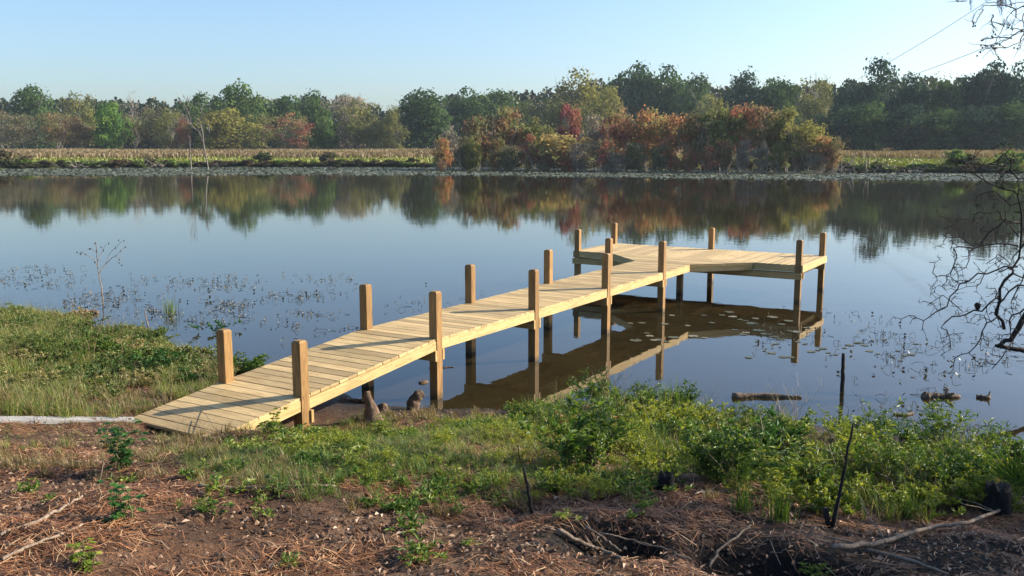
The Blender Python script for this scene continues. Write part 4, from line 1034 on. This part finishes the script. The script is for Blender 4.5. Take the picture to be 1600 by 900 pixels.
path_stick('stick', [(0,882),(40,862),(90,845),(130,826)], 0.010, M_STICK, 'thin pale stick lowest at the left edge', 'stick', 0.02, 3, group=SG2)
path_stick('fallen_branch', [(1300,868),(1370,862),(1440,838),(1510,828),(1560,808),(1610,790)], 0.017, M_STICK, 'long grey fallen branch curving across the lower right corner', 'branch', 0.05, 4, group=SG2, side_twigs=4)
path_stick('fallen_branch', [(1350,866),(1420,882),(1480,905)], 0.012, M_STICK, 'side branch running off the bottom edge at lower right', 'branch', 0.03, 5, group=SG2)
path_stick('stick', [(872,838),(905,858),(940,872),(968,885)], 0.015, M_STICK, 'thick grey stick slanting down to the hollow at bottom centre', 'stick', 0.04, 6, group=SG2)
path_stick('stick', [(915,840),(945,862),(970,880)], 0.007, M_STICK, 'thin pale stick lying parallel above the thick one in the hollow', 'stick', 0.07, 7, group=SG2)
path_stick('stick', [(935,848),(990,862),(1040,875),(1080,892)], 0.006, M_STICK, 'thin crooked twig in front of the dark hollow', 'stick', 0.06, 8, group=SG2, side_twigs=3)
path_stick('stick', [(1108,898),(1125,872),(1150,852),(1172,834)], 0.009, M_STICK, 'pale bent stick rising out of the hollow at bottom right', 'stick', 0.05, 9, group=SG2)
path_stick('stick', [(1085,778),(1110,772),(1135,758)], 0.007, M_STICK, 'short pale stick beside the rounded bush', 'stick', 0.03, 10, group=SG2)
path_stick('fallen_branch', [(1270,735,.12),(1310,750,.15),(1360,768,.1),(1412,780,.02)], 0.014, M_STICK, 'dark grey branch lying in the weeds behind the burnt sapling', 'branch', 0.08, 11, group=SG2)
path_stick('fallen_branch', [(1330,705,.15),(1355,725,.15),(1375,765,.05)], 0.010, M_STICK, 'pale curved branch arching in the weeds right of the burnt sapling', 'branch', 0.1, 12, group=SG2)
path_stick('stick', [(425,690),(452,686),(472,684)], 0.010, M_STICK, 'short pale stick on the soil right of the ramp foot', 'stick', 0.02, 13, group=SG2)
path_stick('stick', [(515,696),(545,698),(575,702)], 0.013, M_STICK, 'stubby grey piece of wood below the cypress knee', 'stick', 0.02, 14, group=SG2)
path_stick('twig', [(248,630,.1),(290,665,.06),(335,690,.02)], 0.004, M_STICK, 'thin twig leaning across the end of the ramp', 'twig', 0.03, 15, group=SG2)
path_stick('twig', [(298,635,.22),(315,660,.12),(345,688,.01)], 0.004, M_STICK, 'second thin twig standing by the buried ramp edge', 'twig', 0.03, 16, group=SG2)
for k in range(26):
    rr = random.Random(400+k); x0 = 20+k*60+rr.uniform(-18,18); y0 = rr.uniform(800,890); a = rr.uniform(-.5,.5); L = rr.uniform(20,70)
    path_stick('twig', [(x0,y0),(x0+L*math.cos(a)*.5,y0+L*math.sin(a)*.35),(x0+L*math.cos(a),y0+L*math.sin(a)*.8)], 0.0035, M_STICK if k % 3 else M_DARKTWIG, nth(k)+' thin dry twig from the left among the pine straw along the bottom', 'twig', 0.02, 30+k, 4, 'thin twigs on the pine straw')

def upright(name, base, top, r0, r1, mat, label, cat, seed, H=None, twigs=0, n=10, jit=0.006, fork=False):
    """a stem standing at ground pixel `base` whose tip is seen at pixel `top`"""
    g = ground(*base); dpt = (g-CAM)@FW; tip = W(top[0], top[1], dpt); r = np.random.default_rng(seed); t_ = np.linspace(0, 1, n)[:,None]
    g2 = g-np.array([0,0,0.05]); P = g2*(1-t_)+tip*t_+r.normal(size=(n,3))*jit*np.sin(t_*np.pi); b = Buf(); b.tube(P-g, np.linspace(r0, r1, n), 7)
    for k in range(twigs):
        i = r.integers(n//3, n); d = r.normal(size=3)+np.array([0,0,.5]); d /= np.linalg.norm(d); L = np.linalg.norm(tip-g)*r.uniform(.12,.3)
        b.tube(P[i]-g+d*np.linspace(0, L, 5)[:,None]+r.normal(size=(5,3))*.005, np.linspace(r1*.8, .001, 5), 4)
    if fork: b.tube(np.array([[0,0,-.05],[0.01,0.03,.03],[0.0,0.05,0.13]]), [r0*1.1,r0*1.15,r0*1.1], 8)
    return tag(put(name, b.mesh(name, [mat], True), None, g), label, cat)
upright('burnt_sapling', (1300,826), (1333,662), 0.016, 0.006, M_CHAR, 'thin black burnt sapling standing forked at lower right', 'dead sapling', 1, twigs=3, fork=True)
upright('burnt_stake', (836,808), (818,730), 0.014, 0.008, M_CHAR, 'short black burnt stake leaning left at bottom centre', 'stake', 2)
upright('dry_weed_stalk', (818,742), (809,695), 0.004, 0.003, M_CHAR, 'thin black dead stalk above the burnt stake', 'stalk', 22)
upright('drowned_sapling', (1316,612), (1318,552), 0.03, 0.022, M_DARKTWIG, 'dark dead stem standing in the water right of the dock platform', 'dead stem', 3)
def water_sapling():
    r = np.random.default_rng(4); g = on_z(161, 472); D = (g-CAM)@FW; b = Buf(); bd = Buf()
    for path, r0 in (([(161,478),(160,455),(155,430),(152,405),(150,378)],.014),([(155,428),(165,412),(180,400),(196,386)],.008),([(154,420),(146,405),(133,396),(121,396)],.007),
                     ([(165,412),(172,395),(186,380),(192,377)],.006),([(153,408),(160,392),(166,380)],.006),([(151,395),(143,388),(128,393)],.005),([(180,400),(188,404),(189,412)],.004)):
        P = np.array([W(x, y, D+r.normal()*.12) for x, y in path]); P[0] = W(path[0][0], path[0][1], D); n = len(P)*3; t_ = np.linspace(0, len(P)-1, n)
        Q_ = np.stack([np.interp(t_, np.arange(len(P)), P[:,k]) for k in range(3)], -1)+r.normal(size=(n,3))*.005; b.tube(Q_-g, np.linspace(r0, r0*.4, n), 5)
        for q in range(3):
            c = Q_[-1-q*2]-g+r.normal(size=3)*.03; bd.tube(np.array([c+[0,0,.02], c, c-[0,0,.02]]), [.004,.012,.004], 5)
    t0 = thing('dead_sapling', 'thin leafless sapling with dark seed pods standing in the water on the left', 'dead sapling', g)
    put('stem', b.mesh('stem', [M_STICK], True), t0); o = put('seed_pod', bd.mesh('seed_pod', [M_CHAR], True), t0); o['kind'] = 'stuff'
water_sapling()
upright('dry_weed_stalk', (152,790), (162,705), 0.004, 0.002, M_DRYSTEM, 'tall thin dry stalk in front of the broad-leaved plant on the left', 'stalk', 5, twigs=4)
upright('dead_sapling', (232,510), (226,485), 0.015, 0.008, M_STICK, 'short broken dead stick leaning at the left water edge', 'dead stick', 6)
upright('bare_shrub', (1315,700), (1326,640), 0.005, 0.002, M_DARKTWIG, 'bare wiry stalk behind the burnt sapling', 'stalk', 7, twigs=5)

def stump(px, py, r0, H, mat, label, seed, lean=(0,0), broken=0.02):
    g = ground(px, py); r = np.random.default_rng(seed); b = Buf(); ns = 18; a = np.linspace(0, 2*np.pi, ns, endpoint=False); V = []
    prof = 1+0.10*np.sin(a*3+seed)+0.05*np.sin(a*7)
    for z, k in ((-.1,1.35),(0.0,1.25),(H*.3,1.03),(H*.7,.97),(H*.94,.96),(H,.90)):
        top = z >= H*.9; V.append(np.stack([np.cos(a)*r0*k*prof+lean[0]*z, np.sin(a)*r0*k*prof+lean[1]*z, z+(r.normal(size=ns)*broken if top else np.zeros(ns))], -1))
    V.append(np.stack([np.cos(a)*r0*.35+lean[0]*H, np.sin(a)*r0*.35+lean[1]*H, np.full(ns, H*.93)], -1))
    V = np.concatenate(V); R_ = 7; q = [(i*ns+j, i*ns+(j+1) % ns, (i+1)*ns+(j+1) % ns, (i+1)*ns+j) for i in range(R_-1) for j in range(ns)]
    b.add(V, [np.array(q), np.array([range((R_-1)*ns, R_*ns)])]); return tag(put('tree_stump', b.mesh('tree_stump', [mat], True), None, g), label, 'stump')
stump(1041,768,0.055,0.12,M_CHAR,'small black burnt stump on the pine straw below the weeds',1)
stump(1558,800,0.088,0.20,M_CHAR,'large dark round stump at the right edge',2)
stump(925,738,0.05,0.20,M_KNEE,'grey brown stump half hidden under the tall leafy bush',3)
stump(640,690,0.04,0.05,M_CHAR,'tiny black stub in the grass below the rounded cypress knee',4)
stump(672,690,0.035,0.045,M_CHAR,'second tiny black stub in the grass to the right of the first',5)
def lump(name, px, py, dims, mat, label, cat, seed, rotz=0, lift=0.0, tilt=(0,0), sub=3, rough=0.18):
    import bmesh
    g = ground(px, py); bm = bmesh.new(); bmesh.ops.create_icosphere(bm, subdivisions=sub, radius=1); r = np.random.default_rng(seed); o = r.uniform(0, 50, 3)
    for v in bm.verts:
        c = np.array(v.co); nz = float(fbm(np.array([c[0]*1.6+o[0]+c[2]*1.3]), np.array([c[1]*1.6+o[1]-c[2]]), seed, 3)[0])-.5
        v.co = Vector(c*(1+nz*2*rough)*np.array(dims))
    me = bpy.data.meshes.new(name); bm.to_mesh(me); bm.free(); me.materials.append(mat)
    for p_ in me.polygons: p_.use_smooth = True
    return tag(put(name, me, None, g+np.array([0,0,lift]), (tilt[0], tilt[1], rotz)), label, cat)
lump('rock', 662,598,(0.09,0.06,0.03),M_KNEE,'flat brown rock showing above the water beside the second right post','rock',7,lift=0.0)
lump('dirt_clod', 362,668,(0.16,0.10,0.05),M_STICK,'pale sandy clod of soil on the buried edge of the ramp','clod',9,rotz=-.6,rough=.3)
# cypress knees at the water edge
def knee(px, py, pts, rads, label, seed):
    g = ground(px, py); b = Buf(); p = np.array(pts, float); n = 14; t_ = np.linspace(0, len(p)-1, n); r = np.random.default_rng(seed)
    P = np.stack([np.interp(t_, np.arange(len(p)), p[:,k]) for k in range(3)], -1); R_ = np.interp(t_, np.arange(len(p)), rads)*r.uniform(.9,1.12,n)
    b.tube(P, R_, 12); a = np.arange(len(b.V[-1])); b.V[-1] = b.V[-1]*(1+0)+r.normal(size=b.V[-1].shape)*.0045+np.stack([np.cos(a*5*np.pi/6), np.sin(a*5*np.pi/6), a*0], -1)*.004; return tag(put('cypress_knee', b.mesh('cypress_knee', [M_KNEE], True), None, g), label, 'cypress knee', 'cypress knees at the water edge')
knee(583,662,[(0,0,-.1),(0,0.0,.05),(0,.02,.18),(-.02,.05,.30),(-.02,.06,.36)],[.13,.11,.06,.04,.03],'tall pointed cypress knee right of the ramp with a mossy tip',1)
knee(645,640,[(0,0,-.1),(0,0,.04),(.02,-.01,.12),(.06,-.05,.17),(.10,-.08,.19)],[.09,.075,.07,.065,.04],'rounded bent cypress knee at the water edge beside the second post',2)
knee(598,642,[(0,0,-.05),(0,0,.03),(.01,-.03,.08)],[.09,.07,.03],'low knobbly cypress knee between the pointed and the rounded one',3)
# floating wood
def floating(px, py, L, rad, label, seed, yaw, mat=M_LOG, knots=2, name='floating_log', bend=.03, taper=0.25):
    g = on_z(px, py, 0.0); r = np.random.default_rng(seed); n = 16; t_ = np.linspace(-.5, .5, n)
    P = np.stack([t_*L, np.sin(t_*5+seed)*bend, rad*.25+r.normal(size=n)*rad*.05], -1); R_ = rad*(1-taper*(t_+.5))*(0.6+.8*fbm(t_*9+seed, t_*0, seed, 2))*r.uniform(.88,1.12,n); b = Buf(); b.tube(P, R_, 10)
    for k in range(knots):
        i = r.integers(2, n-2); d = np.array([r.normal()*.5, r.normal(), abs(r.normal())+.3]); d /= np.linalg.norm(d); b.tube(P[i]+d*np.linspace(0, rad*2.6, 4)[:,None], np.linspace(rad*.5, rad*.2, 4), 6)
    return tag(put(name, b.mesh(name, [mat], True), None, g, (0,0,yaw)), label, 'log', 'driftwood floating near the bank')
yv = math.atan2(RT[1], RT[0])
floating(135,490,0.42,0.062,'short cut log floating at the left with a pale cut end',1,yv+.25,knots=0)
floating(1198,621,0.86,0.05,'long low log floating right of the dock like a lying tail',2,yv,knots=0,taper=.7)
floating(1472,621,0.46,0.06,'dark broken driftwood with splintered right end in front of the thorny branch',3,yv+.15,knots=2,taper=.6)
floating(1537,622,0.14,0.035,'small dark chip of driftwood right of the broken driftwood',4,yv,knots=1)
floating(1413,648,0.26,0.02,'thin dark stick floating below the broken driftwood',5,yv+.1,knots=2)
floating(690,575,0.35,0.012,'thin dark stick floating between the second and third posts',6,yv+.05,knots=1)
floating(360,562,0.4,0.02,'dark branch half under water left of the first left post',7,yv-.3,knots=3)
floating(545,628,0.35,0.03,'dark sodden branch in the shadow beneath the ramp',8,yv+.3,knots=3)
# grey plank path at the left
pa, pb = ground(-30,659), ground(232,660)
pz = max(pa[2], pb[2])+0.02; d = pb-pa; Lp = math.hypot(d[0], d[1]); b = Buf(); b.box((-Lp/2,-.075,-.04),(Lp/2,.075,0))
t = NT('weathered_grey_wood'); tc = t.n('ShaderNodeTexCoord'); nn = t.noise(t.mapping(tc.outputs['Object'], (1.5,30,30)), 1.5, 5)
t.principled(t.ramp(nn, [(.3,(.2,.19,.18)),(.7,(.42,.41,.39))]), .8, nn, .4, .004)
o = put('plank', b.mesh('plank', [t.m]), None, ((pa+pb)/2*np.array([1,1,0])+np.array([0,0,(pa[2]+pb[2])/2+.035])), (0, -math.atan2(pb[2]-pa[2], Lp), math.atan2(d[1], d[0])))
tag(o, 'weathered grey plank lying on the ground from the left edge to the ramp', 'plank')

# ------------------------------------------------------------------ water plants
def water_bits(name, regions, n, seed, label, mat=L_DARKWEED):
    r = np.random.default_rng(seed); b = Buf(); C=[]
    for (x0,x1,y0,y1,w_) in regions:
        m = int(n*w_); px = r.uniform(x0,x1,m*3); py = y0+(y1-y0)*r.beta(2,2,m*3)
        k = fbm(px/60, py/14, seed, 3)+r.normal(size=m*3)*.13 > 0.55; C += list(zip(px[k][:m], py[k][:m]))
    for px, py in C:
        g = on_z(px, py, 0.0); u = r.random()
        if u < .55:    # small tilted dead leaf
            R_ = r.uniform(.006,.024); a = np.linspace(0, 6.283, 7)[:-1]; tl = r.normal(size=2)*.5
            V = np.stack([g[0]+np.cos(a)*R_, g[1]+np.sin(a)*R_, .004+(np.cos(a)*tl[0]+np.sin(a)*tl[1])*R_+np.abs(tl).sum()*R_], -1); b.add(V, [np.array([range(6)])], r.random())
        elif u < .85:  # bent stalk with a curled leaf
            H = r.uniform(.02,.10); d = r.normal(size=2)*.05
            P = np.array([g+[0,0,-.02], g+[d[0]*.3,d[1]*.3,H], g+[d[0],d[1],H*.9], g+[d[0]*1.6,d[1]*1.6,H*.35]]); b.tube(P, .0035, 3, .2, False)
            a = np.linspace(0, 6.283, 6)[:-1]; q = P[-1]; R_ = r.uniform(.006,.016); b.add(np.stack([q[0]+np.cos(a)*R_, q[1]+np.sin(a)*R_*.4, q[2]+np.sin(a)*R_], -1), [np.array([range(5)])], r.random()*.5)
        else:
            L = r.uniform(.04,.16); a = r.uniform(0, 6.283); b.tube(np.array([g+[0,0,.002], g+[math.cos(a)*L,math.sin(a)*L,.012]]), .0035, 3, .3, False)
    put(name, b.mesh(name, [mat]), kind='stuff', label=label, category='water plants')
water_bits('dead_water_plants', [(-60,140,412,458,.22),(100,560,425,500,.6),(230,500,450,520,.25),(440,560,490,540,.05),(600,760,440,500,.05)], 1150, 3, 'scattered dead lily stalks and leaves on the water left of the dock')
water_bits('sparse_water_plants', [(1290,1600,515,600,.6),(1180,1420,480,560,.35),(1330,1480,600,660,.08)], 420, 4, 'scattered dead water plants right of the dock')
def lily_pad(px, py, R_, tn, label, group, i):
    g = on_z(px, py, 0.0); r = random.Random(i); b = Buf(); m = 14; a = [0.25+ (6.283-0.5)*k/(m-1) for k in range(m)]
    V = [(0,0,.004)]+[(R_*math.cos(t_)*r.uniform(.94,1.04), R_*math.sin(t_)*r.uniform(.94,1.04), .006+R_*.05*r.random()) for t_ in a]
    V += [(x*.9, y*.9, -.004) for x, y, z in V[1:]]
    b.add(V, [np.array([(0,k,k+1) for k in range(1,m)]), np.array([(k+m, k+1+m, k+1, k) for k in range(1,m)])], tn)
    tag(put('lily_pad', b.mesh('lily_pad', [L_PAD]), None, g, (0,0,r.uniform(0,6.28))), label, 'lily pad', group)
PG = 'pale lily pads floating under and beside the platform'
pads = [(986,504),(1002,505),(1017,526),(1030,531),(1052,527),(1022,533),(1040,534),(995,533),(1085,525),(1100,528),(1155,500),(1165,502),(1145,496),(1182,499),(1167,520),(1185,517),(1195,523),(1162,523),
 (1175,505),(1098,493),(1112,504),(1130,493),(1075,508),(1012,520),(1040,506),(1205,495),(1220,507),(1235,518),(1245,520),(1260,514),(1210,525),(1222,530),(1048,493),(1150,515),(1140,487),(1232,501)]
rp = random.Random(8)
for i, (x, y) in enumerate(sorted(pads)): lily_pad(x+rp.uniform(-2,2), y+rp.uniform(-1.5,1.5), rp.uniform(.045,.105), rp.uniform(.1,1), nth(i)+' pale lily pad from the left in the dark reflection of the platform', PG, i)
for i in range(26): lily_pad(1172+i*10.4+rp.uniform(-3,3), rp.uniform(528,560), rp.uniform(.03,.07), rp.uniform(.1,.6), nth(i)+' little greenish lily pad from the left on the bright water below the platform', 'little lily pads right of the platform', 60+i)

# ------------------------------------------------------------------ thorny branch at the right edge
def zig(r, pts, n, j):
    pts = np.array(pts, float); t_ = np.linspace(0, len(pts)-1, n); P = np.stack([np.interp(t_, np.arange(len(pts)), pts[:,k]) for k in range(3)], -1)
    P[1:-1] += r.normal(size=(n-2,3))*j; return P
def thorny():
    r = np.random.default_rng(17); D0 = 12.0; Z = lambda x, y, dz=0.0: W(1280+x/2.143, 230+y/2.143, D0+dz)
    b = Buf(); th = Buf(); tw = []
    b.tube(zig(r, [Z(900,300,.6),Z(760,470,.3),Z(686,575),Z(640,640),Z(595,668)], 14, .008), np.linspace(.055,.024,14), 8)
    b.tube(zig(r, [Z(800,695,.2),Z(686,680),Z(640,672),Z(590,664)], 8, .006), np.linspace(.045,.02,8), 7)
    main = [([(620,610),(592,560),(600,470),(640,430),(665,400),(668,330),(672,230),(665,160)],.021),
     ([(665,400),(620,405),(560,410),(500,440),(462,480),(430,530),(390,545),(350,580),(315,565)],.011),
     ([(600,500),(560,520),(520,545),(480,550),(445,575),(418,600),(430,640),(440,675)],.011),
     ([(668,250),(620,240),(590,270),(560,310),(520,320),(480,300),(445,300),(410,290)],.010),
     ([(665,160),(620,140),(560,120),(520,90),(470,60),(500,30),(540,10)],.010),
     ([(720,120),(686,110),(640,80),(630,40),(600,22),(560,50),(520,40),(480,45)],.011),
     ([(665,330),(600,330),(540,330),(500,345),(470,350),(450,390),(440,430),(410,430),(380,420)],.010),
     ([(668,300),(630,250),(600,220),(560,225),(530,220),(500,240),(470,240),(400,230)],.009),
     ([(720,420),(686,470),(640,480),(610,520),(600,560),(560,590),(545,640),(500,690),(455,705)],.012),
     ([(760,300),(700,310),(660,350),(630,380),(600,370),(560,390)],.010),
     ([(740,180),(700,170),(650,190),(620,180),(590,150),(550,160),(520,150)],.009),
     ([(760,560),(700,540),(660,560),(640,600),(650,640),(620,700),(580,740)],.012),
     ([(760,380),(710,400),(686,430),(665,460),(640,520),(650,560)],.010),
     ([(740,250),(700,240),(680,270),(640,290),(610,300)],.009),([(480,300),(460,270),(430,260),(405,245)],.006),([(500,345),(490,400),(460,420),(455,470)],.006),
     ([(560,410),(540,450),(520,470),(460,480)],.006),([(480,550),(440,520),(400,500),(370,520)],.006),([(560,120),(545,80),(560,40)],.006),([(620,140),(600,100),(630,60)],.006)]
    for path, rad in main:
        off = r.normal()*.25; n = len(path); pts = [Z(x, y, off*k/len(path)+0.05*r.normal()) for k, (x, y) in enumerate(path)]
        P = zig(r, pts, n, .022); P = np.repeat(P, 2, 0)[:-1]; P[1::2] = (P[0:-1:2]+P[2::2])/2+r.normal(size=P[1::2].shape)*.022; n = len(P); b.tube(P, np.linspace(rad*1.1, rad*.5, n), 5, cap=False); tw.append((P, rad))
    for lvl in range(2):
        new = []
        for P, rad in tw:
            for i in range(2, len(P)):
                if r.random() < (.80 if lvl == 0 else .5):
                    T = P[i]-P[i-1]; T /= np.linalg.norm(T)+1e-9; d = np.cross(T, -FW)*(1 if r.random() < .5 else -1)+T*.5+r.normal(size=3)*.35; d /= np.linalg.norm(d)
                    L = r.uniform(.08,.26)*(1 if lvl == 0 else .6); m = 4; Q_ = P[i]+d*np.linspace(0, L, m)[:,None]; Q_[1:] += r.normal(size=(m-1,3))*L*.10
                    rr = max(rad*.5, .0035); b.tube(Q_, np.linspace(rr, rr*.5, m), 4, cap=False); new.append((Q_, rr))
        for P, rad in tw+new:
            for i in range(1, len(P)):
                if r.random() < .75:
                    d = r.normal(size=3); d /= np.linalg.norm(d); L = r.uniform(.03,.065); th.tube(np.array([P[i], P[i]+d*L]), [.0045,.0008], 3, cap=False)
        tw = new
    t0 = thing('thorny_branch', 'bare dark thorny branch reaching in from the right edge over the water', 'branch', Z(595,668))
    o = np.array(t0.location)
    for nm, bb in (('branch', b), ('thorn', th)):
        bb.V = [v-o for v in bb.V]; ob = put(nm, bb.mesh(nm, [M_DARKTWIG], nm == 'branch'), t0)
        if nm == 'thorn': ob['kind'] = 'stuff'
    k = Buf(); k.tube(np.array([Z(530,520), Z(531,528), Z(530,545)])-o, [.02,.045,.02], 10); put('seed_pod', k.mesh('seed_pod', [M_CHAR], True), t0)
thorny()

# ------------------------------------------------------------------ tree outside the right edge whose twigs hang in at the top right and whose crown shades the foreground
def shade_tree():
    r = np.random.default_rng(23); bx, by = 4.2, -14.6; bz = gz(bx, by); t0 = thing('overhanging_tree', 'tall tree outside the right edge whose bare mossy twigs hang into the top right corner', 'tree', (bx, by, bz)); o = np.array([bx,by,bz])
    b = Buf(); b.tube(zig(r, [(0,0,-.2),(.1,.1,2.5),(0,.2,5),(.2,.1,7.5)], 12, .03), np.linspace(.28,.1,12), 10)
    Z = lambda x, y, dz=0.0: W(1300+x/5.333, y/5.333, 8.0+dz)
    b.tube(zig(r, [(0,.1,4.2), (-1.2,2.5,4.9), Z(2600,-200,.5)-o, Z(2000,40,.2)-o, Z(1600,50)-o], 22, .02), np.linspace(.11,.010,22), 7)
    out = []
    for k in range(9): limb_paths(r, (0,.15,2.6+k*.5), np.array([math.cos(k*2.3), math.sin(k*2.3), .45]), 2.0, .07, 2, out)
    for p, rad, dp in out: b.tube(p, rad, 5, cap=False)
    put('trunk', b.mesh('trunk', [M_BARK], True), t0)
    tb = Buf()
    paths = [[(1600,50),(1530,75),(1470,130),(1430,210),(1390,300),(1345,385)],[(1530,75),(1430,45),(1340,42),(1250,55),(1190,110),(1170,190)],
     [(1900,200),(1700,260),(1600,320),(1540,360),(1445,400),(1375,355)],[(1445,400),(1370,395),(1300,398),(1215,437)],[(1800,240),(1600,260),(1540,235),(1490,235)],
     [(1700,200),(1560,260),(1480,320),(1400,360),(1320,385),(1250,380)],[(1900,60),(1700,20),(1560,15),(1480,40)],[(1440,-60),(1420,-10),(1370,20),(1300,25),(1260,-20)],
     [(1260,80),(1220,140),(1190,200)],[(1345,385),(1360,440),(1390,495)],[(1340,120),(1330,200),(1380,260)],[(1600,280),(1570,360),(1540,400)],[(1160,-60),(1130,10),(1060,5)],
     [(1530,75),(1540,140),(1500,200)],[(1600,110),(1590,170),(1600,230)],[(1430,210),(1340,180),(1340,290)],[(1500,320),(1380,310),(1250,330)]]
    ends = []
    for p in paths:
        pts = [Z(x, y, .15*r.normal()) for x, y in p]; n = len(p)*3; P = zig(r, pts, n, .004)-o; tb.tube(P, np.linspace(.006,.0025,n), 4, cap=False); ends.append(P[-1])
        for q in range(3):
            i = r.integers(2, n); d = r.normal(size=3)*np.array([1,1,.8]); d /= np.linalg.norm(d); Q_ = P[i]+d*np.linspace(0, r.uniform(.06,.2), 4)[:,None]+r.normal(size=(4,3))*.006; tb.tube(Q_, np.linspace(.003,.0015,4), 3, cap=False)
    for e in ends:
        for q in range(2): c = e+r.normal(size=3)*.012; tb.tube(np.array([c, c+[0,0,-.008], c+[0,0,-.018]]), [.003,.009,.003], 6)
    put('twig', tb.mesh('twig', [M_BARK], True), t0)
    mb = Buf()
    for (x0, x1, yt, yb, m) in ((1375,1455,-60,190,46),(1420,1510,150,270,20),(1145,1165,-40,120,8),(1480,1500,-40,60,6)):
        for q in range(m):
            x = r.uniform(x0, x1); y0_ = yt+r.uniform(0, 40); y1_ = y0_+(yb-y0_)*r.uniform(.3,1)*(1-abs((x-(x0+x1)/2)/(x1-x0))); dz = r.normal()*.08
            P = np.array([Z(x+r.normal()*6, y0_+(y1_-y0_)*k/6, dz) for k in range(7)])-o; mb.tube(P, .0018, 3, cap=False)
    om = put('moss', mb.mesh('moss', [M_MOSS]), t0); om['kind'] = 'stuff'
    V=[];Q=[];T=[];k=0
    for c in [(r.normal()*0.85, r.normal()*0.85, r.uniform(1.4,8.0)) for _ in range(50)]:
        m = 420; d = r.normal(size=(m,3)); d /= np.linalg.norm(d, axis=1)[:,None]; P = np.array(c)+d*r.uniform(.2,1,m)[:,None]*r.uniform(.5,.95)
        v,q,t_ = leaves(P, r.normal(size=(m,3)), r.uniform(.10,.19,m), r.uniform(.07,.12,m), None, .1, r=r); V.append(v); Q.append(q+k); T.append(t_); k += len(v)
    put('crown', mesh_from('crown', np.concatenate(V), [np.concatenate(Q)], [L_DEEP], {'tint': np.concatenate(T)}), t0)
shade_tree()
# overhead wires
def wire(p0, p1, label):
    p0 = np.array(p0); p1 = np.array(p1); t_ = np.linspace(0, 1, 14)[:,None]; P = p0*(1-t_)+p1*t_; P[:,2] -= (np.sin(t_*np.pi)*0.8)[:,0]
    b = Buf(); b.tube(P-p0, .05, 5); m = NT('wire_metal'); m.principled((.25,.24,.23), .5); tag(put('overhead_wire', b.mesh('overhead_wire', [m.m]), None, p0), label, 'wire', 'overhead wires')
wire(W(1340,124,235), W(1680,-90,130), 'upper overhead wire rising from the tallest right-hand tree to the mossy twigs')
wire(W(1360,138,225), W(1700,5,120), 'lower overhead wire running out of the right-hand trees')

# ------------------------------------------------------------------ haze
hb = Buf(); hb.box((-930,-1230,-3), (1530,1230,42))
t = NT('haze_air'); v = t.n('ShaderNodeVolumePrincipled'); v.inputs['Color'].default_value = (0.72,0.85,1.0,1); v.inputs['Density'].default_value = 0.00016; v.inputs['Anisotropy'].default_value = 0.2
t.l(v.outputs[0], t.out.inputs['Volume'])
put('haze', hb.mesh('haze', [t.m]), kind='stuff')
